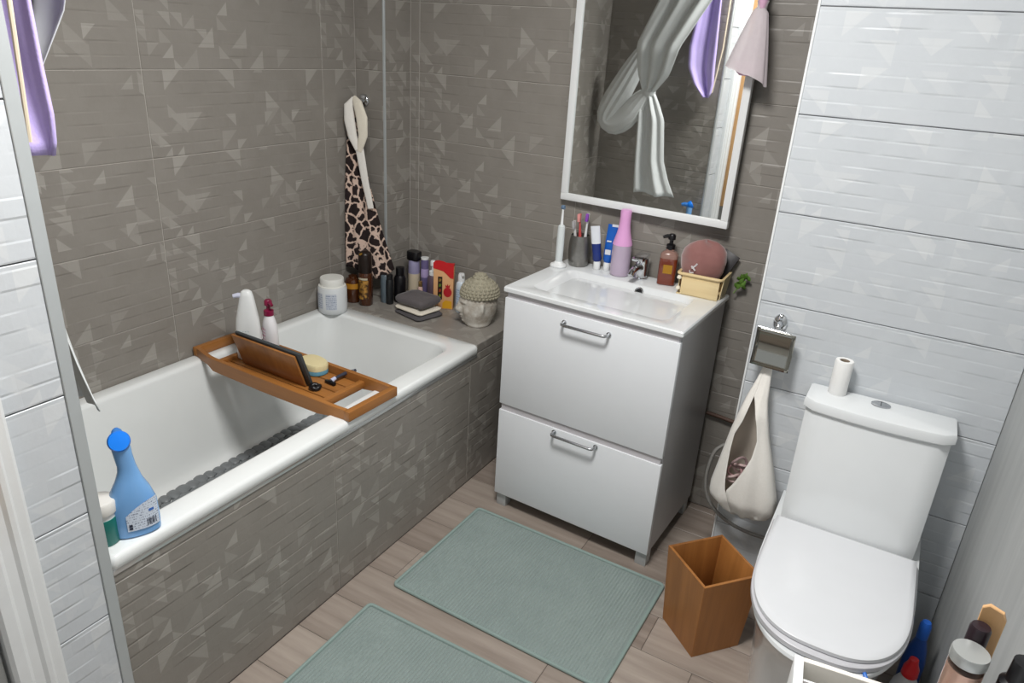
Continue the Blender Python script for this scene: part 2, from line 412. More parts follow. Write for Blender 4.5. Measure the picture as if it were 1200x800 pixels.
def ring(x0, x1, y0, y1, z, r): return [(a, b, z) for a, b in rrect(x0, x1, y0, y1, r, 8)]
tub = thing('bathtub', 'white enamel bathtub set into the grey tiled surround', 'bathtub', (.35, -1.04, 0))
T = (-.35, 1.04)
def tr(*a): return [(p[0]+T[0], p[1]+T[1], p[2]) for p in ring(*a)]
e = .002
R = [tr(e, .704, SY+e, -.341, .530, .012), tr(e, .708, SY+e, -.341, .534, .013), tr(e, .708, SY+e, -.341, .5535, .014), tr(e+.003, .704, SY+e+.003, -.3425, .5605, .014), tr(e+.008, .699, SY+e+.008, -.346, .5626, .014)]
for k in range(7):   # rounded inner lip
    a = PI/2*k/6; q = .016*math.sin(a); zz = .5626-.016*(1-math.cos(a))
    R.append(tr(.043+q, .646-q, -1.672+q, -.398-q, zz, .065))
for z, x0, x1, y0, y1, r in ((.50, .070, .615, -1.632, -.430, .075), (.42, .078, .607, -1.585, -.450, .08), (.34, .086, .600, -1.530, -.475, .085), (.26, .094, .592, -1.465, -.500, .09), (.225, .100, .586, -1.43, -.515, .09), (.205, .110, .576, -1.40, -.535, .09), (.197, .13, .556, -1.36, -.56, .09), (.195, .17, .52, -1.29, -.62, .09), (.194, .28, .41, -1.1, -.8, .06)):
    R.append(tr(x0, x1, y0, y1, z, r))
MB().rings(R, False, True).obj('tub_shell', M_ENAMEL, tub, smooth=50)
MB().box(.696-.35, .7035-.35, SY+1.04+.004, -.342+1.04, .516, .5305, .002).obj('chrome_edge_strip', plain('glossy_edge', srgb(214, 216, 216), .12, metal=.5, var=.02), tub)

# pebbled anti-slip mat in the tub
bm_ = thing('tub_mat', 'grey pebbled anti-slip mat lying in the bottom of the bathtub', 'bath mat', (.285, -.93, .1955))
M_PEB = plain('grey_rubber', srgb(120, 124, 126), .4, var=.08)
pb = MB(); pb.lathe([(.012, 0), (.0235, .002), (.0235, .007), (.018, .012), (0, .0135)], seg=12); peb0 = pb.obj('pebble', M_PEB, bm_)
first = True
for i in range(8):
    for j in range(26):
        o = peb0 if first else peb0.copy()
        if not first: COL.objects.link(o); o.parent = bm_
        first = False
        edge = (i in (0, 7))
        o.location = ((i-3.5)*.040+random.uniform(-.003, .003), (j-12.5)*.0335+(i % 2)*.016, .001); s = random.uniform(.85, 1.08); o.scale = (s, s*random.uniform(.85, 1.05), 1)

# ---------------------------------------------------------------- vanity
VX, VY, VT, VH = .8544, -.4379, -.0441, .8444
van = thing('vanity_cabinet', 'white vanity cabinet with two wide drawers standing between bathtub and toilet', 'cabinet', (VX, VY, 0), VT)
VW, VD = .61, .432
bd = MB()
for q in ((.008, .024, .020, VD-.01, .056, VH-.018), (.586, .602, .020, VD-.01, .056, VH-.018), (.024, .586, VD-.022, VD-.01, .056, VH-.12), (.024, .586, .020, VD-.022, .056, .072)): bd.box(*q)
bd.obj('body', M_LAC_SHADE, van)
def drawer(z0, z1, hz):
    d = MB().box(.006, .604, .000, .0185, z0, z1, .0012).obj('drawer', M_LAC, van)
    h = MB(); c = .305
    pts = [(c-.077, .0, hz), (c-.077, -.020, hz), (c-.073, -.026, hz), (c-.066, -.028, hz), (c+.066, -.028, hz), (c+.073, -.026, hz), (c+.077, -.020, hz), (c+.077, 0, hz)]
    h.tube(pts, .0048, 10)
    for sx in (-.077, .077): 
        h.T = Matrix.Translation((c+sx, 0, hz)) @ Matrix.Rotation(PI/2, 4, 'X'); h.lathe([(.008, 0), (.008, .004), (.006, .005)], seg=14); 
    h.T = Matrix.Identity(4)
    h.obj('handle', M_STEEL, d)
drawer(.4215, .806, .776); drawer(.056, .396, .384)
MB().box(.012, .598, .006, .0195, .396, .4215).obj('drawer_gap_rail', plain('drawer_rail', srgb(196, 193, 196), .45), van)
MB().box(.012, .598, .006, .0195, .806, VH-.018).obj('drawer_gap_rail', plain('drawer_rail', srgb(196, 193, 196), .45), van)
for x in (.010, .562):
    for yv in (.012, .37): MB().box(x, x+.038, yv, yv+.038, 0, .056, .001).obj('leg', M_ALU, van)

sink = thing('washbasin', 'glossy white ceramic washbasin top lying on the vanity cabinet', 'washbasin', (VX, VY, VH-.018), VT)
def pr(x0, x1, y0, y1, z, r): return [(a, b, z) for a, b in rrect(x0, x1, y0, y1, r, 6)]
R = [pr(.002, VW-.002, -.004, VD, 0, .004), pr(0, VW, -.006, VD, .003, .005), pr(0, VW, -.006, VD, .014, .006), pr(.003, VW-.003, -.003, VD-.003, .018, .006),
     pr(.012, VW-.012, .008, VD-.012, .0182, .006), pr(.068, .538, .046, .318, .0180, .03), pr(.070, .536, .048, .316, .0172, .03), pr(.078, .531, .053, .310, .0125, .032), pr(.130, .524, .060, .290, -.012, .04), pr(.215, .512, .074, .262, -.055, .05), pr(.26, .50, .10, .24, -.080, .05), pr(.33, .43, .15, .20, -.086, .02)]
MB().rings(R, True, True).obj('basin', M_CERAM, sink, smooth=28)
# overflow ring on the rear slope of the bowl
ov = MB(); ov.T = Matrix.Translation((.345, .2995, -.0005)) @ Matrix.Rotation(math.radians(50), 4, 'X')
ov.tube([(.0125*math.cos(2*PI*k/20), .0125*math.sin(2*PI*k/20), .004) for k in range(20)], .0032, 8, True)
ovo = ov.obj('overflow_ring', M_CHROME, sink)
ov = MB(); ov.T = Matrix.Translation((.345, .2995, -.0005)) @ Matrix.Rotation(math.radians(50), 4, 'X'); ov.lathe([(.0112, 0), (.0112, .004), (0, .004)], seg=16)
ov.obj('overflow_hole', M_BLACK, sink)
dr = MB(); dr.lathe([(.028, 0), (.028, .004), (.02, .006), (0, .006)], .40, .17, 20); d_ = dr.obj('drain', M_CHROME, sink); d_.location = (-.02, 0, -.087)

# ---------------------------------------------------------------- mirror
MW, MHt = .610, .82
MTILT = math.radians(-3.2)
mir = thing('wall_mirror', 'rectangular mirror in a thin white frame above the washbasin', 'mirror', (.833+MW/2*math.cos(MTILT), -.006+MW/2*math.sin(MTILT), 1.062), MTILT); q = .024
MB().box(-MW/2+.004, MW/2-.004, -.014, .0, .004, MHt-.004).obj('mirror_glass', plain('mirror_silver', (.86, .88, .87, 1), .015, metal=1, var=0), mir, smooth=0)
for nm, b in (('frame_rail', (-MW/2, MW/2, 0, q)), ('frame_rail', (-MW/2, MW/2, MHt-q, MHt)), ('frame_stile', (-MW/2, -MW/2+q, q, MHt-q)), ('frame_stile', (MW/2-q, MW/2, q, MHt-q))):
    MB().box(b[0], b[1], -.022, .0, b[2], b[3], .002).obj(nm, M_WPLAST, mir)
for zz in (.12, .70): MB().box(MW/2-.05, MW/2-.02, 0, .030, zz, zz+.03, .002).obj('wall_spacer', M_WPLAST, mir)

# ---------------------------------------------------------------- toilet
TX = 1.992
toi = thing('toilet', 'white close-coupled toilet against the pale tiled wall', 'toilet', (TX, WY, 0))
def dring(hw, yb, yf, z, n=40, p=2.5):
    # D outline, straight back at yb and rounded front reaching yf
    out = []
    L = yb-yf; s0 = yb-L*.42
    out.append((hw, yb, z)); 
    for k in range(n+1):
        a = PI*k/n; c = math.cos(a); s = math.sin(a)
        c = math.copysign(abs(c)**(2/p), c); s = abs(s)**(2/p)
        out.append((hw*c, s0-(s0-yf)*s, z))
    out.append((-hw, yb, z)); return out
# pan with skirt
R = [dring(.150, -.002, -.56, 0), dring(.152, -.002, -.565, .02), dring(.158, -.002, -.585, .16), dring(.168, -.002, -.615, .26), dring(.178, -.002, -.642, .325), dring(.187, -.002, -.674, .350), dring(.189, -.002, -.680, .360), dring(.187, -.002, -.677, .367), dring(.17, -.01, -.64, .369)]
MB().rings(R).obj('pan', M_CERAM, toi, smooth=45)
R = [dring(.178, -.200, -.655, .3695), dring(.182, -.200, -.663, .372), dring(.182, -.200, -.663, .383), dring(.179, -.2, -.658, .386)]
MB().rings(R).obj('seat', plain('seat_ring', srgb(206, 206, 210), .3), toi, smooth=45)
R = [dring(.175, -.195, -.644, .3865, p=2.7), dring(.177, -.195, -.649, .389, p=2.7), dring(.177, -.195, -.649, .3975, p=2.7), dring(.174, -.197, -.645, .400, p=2.7), dring(.163, -.205, -.625, .4012, p=2.7)]
MB().rings(R).obj('lid', M_SEAT, toi, smooth=45)
def tring(hw, yb, yf, z, bow, rc=.016, n=14):
    out = [(hw, yb, z)]
    for k in range(n+1):
        t = k/n; x = hw*(1-2*t); yy = yf+ (bow*(2*t-1)**2)
        ed = min(t, 1-t)*2*hw
        if ed < rc: yy += (rc-math.sqrt(max(0, rc*rc-(rc-ed)**2)))
        out.append((x, yy, z))
    out.append((-hw, yb, z)); return out
R = [tring(.168, -.004, -.190, .369, .012), tring(.170, -.004, -.188, .42, .012), tring(.174, -.004, -.150, .60, .014), tring(.176, -.004, -.128, .700, .015)]
MB().rings(R).obj('cistern', M_CERAM, toi, smooth=45)
R = [tring(.181, -.004, -.136, .7025, .016), tring(.183, -.004, -.139, .706, .016), tring(.183, -.004, -.139, .724, .016), tring(.181, -.006, -.136, .731, .016), tring(.175, -.01, -.128, .735, .016)]
MB().rings(R).obj('cistern_lid', M_CERAM, toi, smooth=40)
bt = MB(); bt.lathe([(.021, .7352), (.021, .739), (.018, .7405), (0, .7405)], 0, -.048, 24, 1.15, .85); bt.obj('flush_button', M_STEEL, toi)
bt = MB(); bt.box(-.0008, .0008, -.063, -.033, .7404, .741); bt.obj('button_split', M_DARK, toi)

tpr = thing('toilet_roll', 'white toilet paper roll standing on the cistern lid', 'toilet roll', (1.880, -.360, .7352))
rl = MB(); R = []
for r, z in ((.0135, .0), (.0225, .0), (.0235, .002), (.0238, .095), (.0225, .098), (.0135, .098), (.0130, .096)):
    R.append([(r*math.cos(2*PI*k/28), r*math.sin(2*PI*k/28), z) for k in range(28)])
R.append(R[0]); rl.rings(R, False, False).obj('paper', plain('tissue', srgb(242, 242, 240), .95, bstr=.2, bscale=120, var=.01), tpr)
rl = MB(); R = []
for r, z in ((.0128, .001), (.0128, .0965), (.0120, .0965), (.0120, .001)):
    R.append([(r*math.cos(2*PI*k/24), r*math.sin(2*PI*k/24), z) for k in range(24)])
R.append(R[0]); rl.rings(R, False, False).obj('cardboard_core', plain('cardboard', srgb(150, 136, 120), .9), tpr)

# paper holder on the white wall
ph = thing('paper_holder', 'chrome paper holder with square cover plate on the pale tiled wall', 'paper holder', (1.693, WY, .885))
h = MB(); h.T = Matrix.Rotation(PI/2, 4, 'X'); h.lathe([(.021, 0), (.021, .003), (.018, .007), (.010, .010), (.008, .034), (0, .036)], sx=.95, sy=1.25, seg=24); h.obj('wall_rose', M_CHROME, ph)
h = MB(); h.tube([(0, -.028, .002), (.000, -.036, -.006), (-.001, -.040, -.022)], [.008, .008, .007], 10); h.obj('stem', M_CHROME, ph)
h = MB(); h.tube([(-.050, -.044, -.010), (.048, -.044, -.014)], .0055, 10); h.obj('hinge_bar', M_CHROME, ph)
h = MB(); h.sheet(8, 8, lambda u, v: (-.052+.106*u, -.049-.012*v+.010*math.sin(PI*v), -.009-.004*u-.108*v))
h.obj('cover_plate', plain('polished_steel', srgb(150, 148, 140), .12, metal=1, var=0), ph, solid=.0018)

# ---------------------------------------------------------------- bin
bn = thing('waste_bin', 'open square bamboo waste bin on the floor beside the toilet', 'waste bin', (1.692, -.632, 0), math.radians(-40.5))
hb, ht, tk, Hb = .079, .0925, .008, .262
def bwall(k):
    m = MB(); m.T = Matrix.Rotation(PI/2*k, 4, 'Z')
    b0, t0 = hb, ht; bi, ti = hb-tk, ht-tk
    A = [(-b0, -b0, 0), (b0, -b0, 0), (bi, -bi, 0), (-bi, -bi, 0)]; B = [(-t0, -t0, Hb), (t0, -t0, Hb), (ti, -ti, Hb), (-ti, -ti, Hb)]
    m.rings([A, B]); bmesh.ops.bevel(m.bm, geom=list(m.bm.edges), offset=.0008, segments=1, affect='EDGES')
    return m.obj('side_panel', M_BAMB_Z, bn)
for k in range(4): bwall(k)
MB().box(-hb+tk, hb-tk, -hb+tk, hb-tk, .004, .012).obj('base_panel', M_BAMB_X, bn)

# ---------------------------------------------------------------- bath mats
def mat_mesh():
    W, D = .705, .478; nx, ny = 270, 96; m = MB()
    def fn(u, v):
        x, yv = (u-.5)*W, (v-.5)*D
        d = min(u*W, (1-u)*W, v*D, (1-v)*D)
        rib = .5+.5*math.sin(2*PI*x/.0105)
        bob = .75+.25*math.sin(2*PI*yv/.011+random.uniform(-.5, .5))
        z = .0045+.0050*rib*bob if d > .008 else .004
        if d < 1e-6: z = .0008
        return (x, yv, z+random.uniform(0, .0007))
    m.sheet(nx, ny, fn); return m
m1 = thing('bath_rug', 'grey-green ribbed bath rug on the floor in front of the vanity', 'bath rug', (1.183, -.743, 0), math.radians(-.8), 'matching grey-green bath rugs')
p1 = mat_mesh().obj('pile', M_MAT, m1)
W, D = .705, .478
e1 = MB(); e1.tube([(a, b, .0058) for a, b in rrect(-W/2, W/2, -D/2, D/2, .012, 4)], .0056, 8, True); e1 = e1.obj('edge_binding', plain('binding', srgb(140, 158, 153), .9), m1)
m2 = m1.copy(); COL.objects.link(m2); m2.location = (1.176, -1.318, 0); m2.rotation_euler[2] = math.radians(.6)
m2['label'] = 'grey-green ribbed bath rug nearest the camera, along the tub apron, cut off by the frame'
for c in (p1, e1): c2 = c.copy(); COL.objects.link(c2); c2.parent = m2

# ---------------------------------------------------------------- ceiling lamp (out of frame)
lp = thing('ceiling_lamp', 'round flush ceiling lamp in the middle of the bathroom ceiling', 'lamp', (LAMP[0], LAMP[1], CEIL))
MB().lathe([(.19, 0), (.19, -.03), (.175, -.035)], seg=32, cap1=False).obj('lamp_ring', M_STEEL, lp)
gl, nt_, b_ = newmat('lamp_diffuser'); b_.inputs['Emission Color'].default_value = (1, .98, .96, 1); b_.inputs['Emission Strength'].default_value = 3
MB().lathe([(.174, -.034), (.15, -.05), (.09, -.064), (0, -.068)], seg=32, cap0=False).obj('diffuser', gl, lp)

# ---------------------------------------------------------------- bath caddy with its load
CZ = ZR+.001
cad = thing('bath_caddy', 'bamboo bath caddy laid across the rims of the bathtub', 'bath caddy', (.364, -.917, CZ), math.radians(-1.6))
L2 = .354
def rail(sy):
    m = MB(); R = []
    for x, lo, inn in ((-L2+.02, 0, .082), (-L2+.10, .0, .102), (-L2+.125, -.012, .105), (0, -.014, .106), (L2-.125, -.012, .105), (L2-.05, 0, .104), (L2-.02, 0, .102)):
        a, b = sy*inn, sy*(inn-.014)
        R.append([(x, a, lo), (x, b, lo), (x, b, .030), (x, a, .030)])
    m.rings(R); return m.obj('side_rail', M_BAMB_X, cad, smooth=20)
rail(1); rail(-1)
MB().box(-L2, -L2+.02, -.082, .082, 0, .030, .002).obj('end_bar', M_BAMB_Y, cad)
MB().box(L2-.02, L2, -.104, .104, 0, .030, .002).obj('end_bar', M_BAMB_Y, cad)
for x in (-.238, .214): MB().box(x, x+.02, -.091, .091, -.006, .016, .001).obj('cross_bar', M_BAMB_Y, cad)
for k in range(4):
    yy = -.089+k*.0452; MB().box(-.217, .213, yy, yy+.040, -.004, .006, .001).obj('slat', M_BAMB_X, cad)
rest = MB(); rest.T = Matrix.Translation((-.030, -.030, .012)) @ Matrix.Rotation(math.radians(19), 4, 'X')
rest.prism([(-.138, 0), (.138, 0), (.138, .108), (.130, .116), (-.130, .116), (-.138, .108)], -.004, .004) if False else None
rest.box(-.138, .138, -.004, .003, -.004, .114, .0015)
rest.obj('book_rest', M_BAMB_Z, cad)
tab = thing('tablet', 'dark grey tablet leaning on the book rest of the caddy', 'tablet', (.364-.030+.012, -.917-.030+.0115, CZ+.012), math.radians(-1.6))
t_ = MB(); t_.T = Matrix.Rotation(math.radians(19), 4, 'X'); t_.box(-.143, .143, -.0045, .0055, -.004, .124, .003); t_.obj('case', plain('tablet_case', srgb(62, 66, 68), .5), tab)
t_ = MB(); t_.T = Matrix.Rotation(math.radians(19), 4, 'X'); t_.box(-.133, .133, .0052, .0062, .006, .114); t_.obj('screen', plain('screen_glass', srgb(14, 15, 18), .1), tab)
FL = CZ+.0065   # slat top

def decal(parent, name, mat, fn, nu=8, nv=4):
    m = MB(); m.sheet(nu, nv, fn); return m.obj(name, mat, parent, smooth=60)
def lines_mat(name, bg, ink, freq, dens=.5):
    """label paper carrying rows of tiny illegible print"""
    m, nt, b = newmat(name); co = objco(nt)
    sp = ND(nt, 'ShaderNodeSeparateXYZ'); nt.links.new(co, sp.inputs[0])
    rowf = math_n(nt, 'FRACT', math_n(nt, 'MULTIPLY', sp.outputs[2], freq))
    w = ND(nt, 'ShaderNodeTexNoise'); w.inputs['Scale'].default_value = 1; mp = ND(nt, 'ShaderNodeMapping'); mp.inputs['Scale'].default_value = (500, 500, freq); nt.links.new(co, mp.inputs[0]); nt.links.new(mp.outputs[0], w.inputs['Vector'])
    ink_on = math_n(nt, 'MULTIPLY', math_n(nt, 'LESS_THAN', rowf, .45), math_n(nt, 'GREATER_THAN', w.outputs[0], 1-dens))
    nt.links.new(mixc(nt, ink_on, bg, ink), b.inputs['Base Color']); b.inputs['Roughness'].default_value = .45; return m
def pump(parent, z, mat, r=.012, h=.045, dirx=-1, ang=0, base=.016):
    m = MB(); m.T = Matrix.Rotation(ang, 4, 'Z')
    m.lathe([(base, z), (base, z+.016), (base*.8, z+.018), (r*.5, z+.020), (r*.5, z+h*.62), (r*.95, z+h*.66), (r*.95, z+h*.92), (r*.7, z+h), (0, z+h)], seg=16)
    m.tube([(0, 0, z+h*.86), (dirx*.018, 0, z+h*.86), (dirx*.030, 0, z+h*.78)], [r*.55, r*.5, r*.38], 8)
    return m.obj('pump', mat, parent)

# white bottle with side nozzle
b1 = thing('cleaner_bottle', 'tall white bottle with a side nozzle on the bath caddy, behind the book rest', 'bottle', (.178, -.902, FL), math.radians(30))
M_PEARL = plain('pearl_plastic', srgb(233, 235, 234), .25, var=.01)
MB().loft([(0, 0, 0, .036, .021), (0, 0, .004, .040, .024), (0, 0, .08, .041, .024), (.001, 0, .14, .036, .022), (.003, 0, .185, .027, .018), (.004, 0, .215, .021, .016), (.004, 0, .230, .016, .013), (.004, 0, .235, .008, .007)], 28, 2.4).obj('body', M_PEARL, b1)
m = MB(); m.tube([(-.008, 0, .214), (-.022, -.004, .217), (-.036, -.008, .214)], [.010, .008, .0065], 10); m.obj('nozzle', plain('nozzle_lilac', srgb(206, 208, 226), .3), b1)
decal(b1, 'print', lines_mat('teal_print', srgb(226, 232, 232), srgb(116, 142, 150), 150, .42), lambda u, v: (-.026+.036*u, -.0247-.0004+.0035*abs(u-.4), .050+.055*v))
b2 = thing('pump_bottle', 'pearly white pump bottle with magenta pump on the bath caddy', 'bottle', (.222, -.852, FL), math.radians(-20))
MB().loft([(0, 0, 0, .029, .020), (0, 0, .004, .032, .023), (0, 0, .08, .033, .023), (0, 0, .115, .029, .021), (0, 0, .138, .018, .016), (0, 0, .146, .013, .013)], 28, 2.3).obj('body', plain('pearl_gloss', srgb(228, 226, 228), .2, coat=.5, var=.01), b2)
pump(b2, .146, plain('magenta_plastic', srgb(128, 22, 62), .3), r=.013, h=.052, dirx=1)
decal(b2, 'print', lines_mat('pink_print', srgb(228, 222, 226), srgb(204, 92, 138), 90, .5), lambda u, v: (-.012+.026*u, -.0236+.003*abs(u-.5), .03+.075*v))
# sponge, hair ring, razor
sp = thing('bath_sponge', 'oval sponge with cream top and blue base on the bath caddy', 'sponge', (.408, -.852, FL), math.radians(-12))
MB().loft([(0, 0, 0, .048, .032), (0, 0, .003, .052, .036), (0, 0, .015, .052, .036), (0, 0, .016, .0515, .0355)], 30, 2.5).obj('blue_base', plain('blue_foam', srgb(96, 150, 172), .95, bstr=.5, bscale=200), sp)
MB().loft([(0, 0, .016, .052, .036), (0, 0, .030, .053, .037), (0, 0, .036, .050, .034), (0, 0, .0375, .030, .02), (0, 0, .0376, .005, .004)], 30, 2.5).obj('cream_top', plain('cream_foam', srgb(222, 208, 162), .95, bstr=.6, bscale=220), sp)
rg = MB(); rg.tube([(.0125*math.cos(2*PI*k/24), .0125*math.sin(2*PI*k/24), .008+.002*math.sin(6*PI*k/24)) for k in range(24)], .0075, 10, True)
tag(rg.obj('hair_ring', M_BLACK), 'small black coiled hair ring on the bath caddy beside the tablet', 'hair ring').location = (.504, -.945, FL)
rz = thing('razor', 'disposable razor with grey-blue handle on the right end of the caddy', 'razor', (.520, -.86, FL), math.radians(-4))
m = MB(); m.tube([(0, -.028, .010), (0, -.008, .014), (0, .03, .015), (0, .072, .010)], [.004, .0052, .006, .005], 10); m.obj('handle', plain('blue_grey_grip', srgb(54, 58, 72), .4), rz)
m = MB(); m.box(-.020, .020, -.040, -.029, .002, .011, .0015); m.obj('head', M_BLACK, rz)
m = MB(); m.tube([(0, -.030, .010), (0, -.014, .0145)], [.0075, .006], 10); m.obj('neck', plain('razor_white', srgb(190, 196, 220), .3), rz)

# ---------------------------------------------------------------- tub rim, near end
sb = thing('spray_bottle', 'blue window-cleaner bottle with bright blue cap on the near end of the tub rim', 'spray bottle', (.668, -1.645, ZR+.0005), math.radians(62))
M_BLUEB = plain('blue_bottle', srgb(120, 172, 226), .2, var=.03, coat=.3)
MB().loft([(0, 0, 0, .042, .022), (0, 0, .004, .047, .026), (0, 0, .03, .048, .027), (0, 0, .075, .046, .027), (-.001, 0, .105, .038, .025), (.000, 0, .130, .026, .020), (.001, 0, .150, .020, .016), (.000, 0, .165, .0175, .0155), (-.003, 0, .190, .0175, .0155), (-.004, 0, .205, .018, .017), (-.005, 0, .215, .017, .016)], 32, 2.3).obj('bottle', M_BLUEB, sb)
m = MB(); m.T = Matrix.Translation((-.006, -.004, .224)) @ Matrix.Rotation(math.radians(62), 4, 'X'); m.lathe([(.016, -.016), (.0205, -.010), (.0215, .006), (.019, .011), (0, .0125)], seg=28); m.obj('cap', plain('bright_blue', srgb(22, 128, 240), .3), sb)
m = MB(); m.tube([(-.006, .006, .222), (-.006, .030, .226), (-.006, .046, .222)], [.013, .011, .008], 10); m.obj('trigger_nozzle', plain('trigger_blue', srgb(60, 130, 210), .3), sb)
def lab(u, v):
    x = -.018+.062*u; z = .020+.068*v*(1-.45*(1-u)**2)
    yy = -.0275*max(0.05, 1-abs(x/.0485)**2.3)**(1/2.3)-.0009; return (x, yy, z)
decal(sb, 'label', lines_mat('spray_label', srgb(214, 224, 238), srgb(120, 132, 156), 170, .45), lab, 14, 8)
def patch(name, mat, x0, x1, z0, z1, par=sb):
    def f(u, v):
        x = x0+(x1-x0)*u; return (x, -.0275*max(.05, 1-abs(x/.0485)**2.3)**(1/2.3)-.0016, z0+(z1-z0)*v)
    decal(par, name, mat, f, 4, 2)
M_INK = plain('label_ink', srgb(48, 54, 74), .5)
for z0 in (.024, .031): patch('warning_symbol', M_INK, -.0145, -.008, z0, z0+.006)
for k in range(9): patch('barcode_bar', M_INK, .020+k*.0021, .020+k*.0021+[.001, .0006, .0014][k % 3], .026, .042)
patch('emblem', plain('emblem_blue', srgb(60, 110, 190), .5), .026, .036, .058, .064)

jt = thing('cream_tub', 'small green tub with white lid at the near corner of the tub rim', 'tub', (.645, -1.7, ZR+.0005))
MB().lathe([(.026, 0), (.028, .003), (.028, .062)], seg=28).obj('body', plain('teal_plastic', srgb(24, 116, 108), .35), jt)
MB().lathe([(.0265, .062), (.0265, .074), (.024, .074)], seg=28).obj('white_band', M_WPLAST, jt)
MB().lathe([(.030, .074), (.031, .076), (.031, .098), (.029, .102), (0, .103)], seg=28).obj('lid', plain('cream_lid', srgb(232, 230, 224), .4), jt)

# ---------------------------------------------------------------- tub far end : white jar and deck bottles
def jar(name, label, x, y, mat, prof, cat='jar', z=ZR+.0008, seg=28):
    t = thing(name, label, cat, (x, y, z)); MB().lathe(prof, seg=seg).obj('body', mat, t); return t
wj = jar('bath_salt_jar', 'large white screw-lid jar on the far corner of the tub rim', .070, -.400, plain('milky_plastic', srgb(222, 226, 228), .3, var=.02), [(.050, 0), (.054, .004), (.0555, .02), (.0555, .098), (.052, .105)])
MB().lathe([(.052, .105), (.052, .107), (.0455, .109), (.0455, .134), (.0435, .137), (0, .138)], seg=28).obj('lid', plain('jar_lid', srgb(232, 232, 226), .4), wj)
for a0 in (-1.35, -.35):
    def jl(u, v, a0=a0):
        a = a0+.75*u-.55; return (.0561*math.cos(a-.4), .0561*math.sin(a-.4), .022+.062*v)
    decal(wj, 'label', lines_mat('jar_print', srgb(204, 210, 220), srgb(134, 148, 172), 120, .5), jl)
M_AMB = plain('amber_glass', srgb(74, 38, 16), .12, coat=.6, var=.12, vs=40)
ab = jar('amber_bottle', 'tall brown bottle with gold label in front of the leopard towel', .118, -.262, M_AMB, [(.026, 0), (.0285, .003), (.0285, .120), (.026, .130), (.024, .134)], 'bottle')
MB().lathe([(.0255, .134), (.0265, .136), (.0265, .205), (.023, .214), (.010, .222), (0, .223)], seg=24).obj('cap', plain('dark_brown_cap', srgb(34, 24, 20), .35), ab)
m = MB(); m.tube([(.0, -.020, .212), (.004, -.034, .214)], [.005, .004], 8); m.obj('nozzle', plain('gold_tip', srgb(150, 112, 40), .35), ab)
def al(u, v):
    a = -2.2+1.7*u; return (.0290*math.cos(a), .0290*math.sin(a), .028+.078*v)
def gold_label():
    m, nt, b = newmat('gold_label'); co = objco(nt); n = noise(nt, co, 55, 3)
    cr = ND(nt, 'ShaderNodeValToRGB'); nt.links.new(n, cr.inputs[0]); cr.color_ramp.elements[0].position = .42; cr.color_ramp.elements[0].color = srgb(58, 32, 12); cr.color_ramp.elements[1].position = .62; cr.color_ramp.elements[1].color = srgb(190, 140, 62)
    nt.links.new(cr.outputs[0], b.inputs['Base Color']); b.inputs['Roughness'].default_value = .3; return m
decal(ab, 'gold_label', gold_label(), al, 12, 4)
def alb(u, v):
    a = -2.1+1.5*u; return (.0292*math.cos(a), .0292*math.sin(a), .108+.008*v)
decal(ab, 'label_band', plain('pale_band', srgb(196, 188, 166), .4), alb, 12, 1)
aj = jar('amber_jar', 'short brown bottle with orange label under the leopard towel', .052, -.262, M_AMB, [(.031, 0), (.033, .003), (.033, .082), (.028, .094), (.018, .098), (.018, .106), (0, .106)], 'bottle')
def al2(u, v):
    a = -2.3+2.1*u; return (.0336*math.cos(a), .0336*math.sin(a), .058+.022*v)
decal(aj, 'orange_label', plain('orange_paper', srgb(190, 132, 40), .4), al2, 12, 2)
jar('hair_tube', 'slate blue-grey upright tube beside the tall brown bottle', .160, -.190, plain('slate_plastic', srgb(92, 104, 112), .35), [(.019, 0), (.020, .003), (.020, .112), (.017, .116), (0, .116)], 'tube')
k1 = jar('black_bottle', 'black bottle with flat shoulders behind the folded cloths, left of the black-capped bottle', .203, -.150, M_BLACK, [(.023, 0), (.025, .003), (.025, .10), (.019, .112)], 'bottle')
MB().lathe([(.017, .112), (.0175, .114), (.0175, .145), (0, .147)], seg=20).obj('cap', M_BLACK, k1)
k2 = jar('black_tube', 'short black bottle between slate tube and taller black bottle', .188, -.198, plain('charcoal_plastic', srgb(30, 32, 34), .35), [(.014, 0), (.015, .003), (.015, .098), (.013, .102)], 'bottle')
MB().lathe([(.012, .102), (.012, .122), (0, .123)], seg=18).obj('cap', plain('charcoal_cap', srgb(24, 24, 26), .4), k2)
tb = jar('shampoo_bottle', 'cream and lavender bottle with a big black cap in the deck corner', .222, -.082, plain('cream_plastic', srgb(206, 192, 168), .35), [(.022, 0), (.025, .003), (.024, .10), (.024, .110)], 'bottle')
MB().lathe([(.024, .110), (.0235, .135), (.022, .160), (.019, .165)], seg=24).obj('lavender_shoulder', plain('lavender_plastic', srgb(150, 146, 178), .3), tb)
MB().loft([(0, 0, .165, .026, .020), (0, 0, .168, .028, .022), (0, 0, .198, .028, .022), (0, 0, .201, .026, .020)], 24, 4).obj('cap', M_BLACK, tb)
pv = jar('violet_bottle', 'slim violet bottle with white rim right of the black-capped bottle', .266, -.068, plain('violet_plastic', srgb(108, 98, 140), .3), [(.014, 0), (.016, .003), (.016, .165), (.015, .172)], 'bottle')
MB().lathe([(.016, .172), (.0165, .174), (.0165, .180), (0, .181)], seg=20).obj('white_rim', M_WPLAST, pv)
MB().lathe([(.0163, .098), (.0166, .104), (.0166, .128), (.0163, .134)], seg=20, cap0=False, cap1=False).obj('lilac_label', plain('lilac_paper', srgb(176, 160, 204), .4), pv)
gb_ = jar('serum_bottle', 'tiny pink and gold bottle in front of the plum pump bottle', .281, -.118, plain('pale_pink', srgb(222, 188, 178), .3), [(.009, 0), (.010, .002), (.010, .066), (.007, .072)], 'bottle')
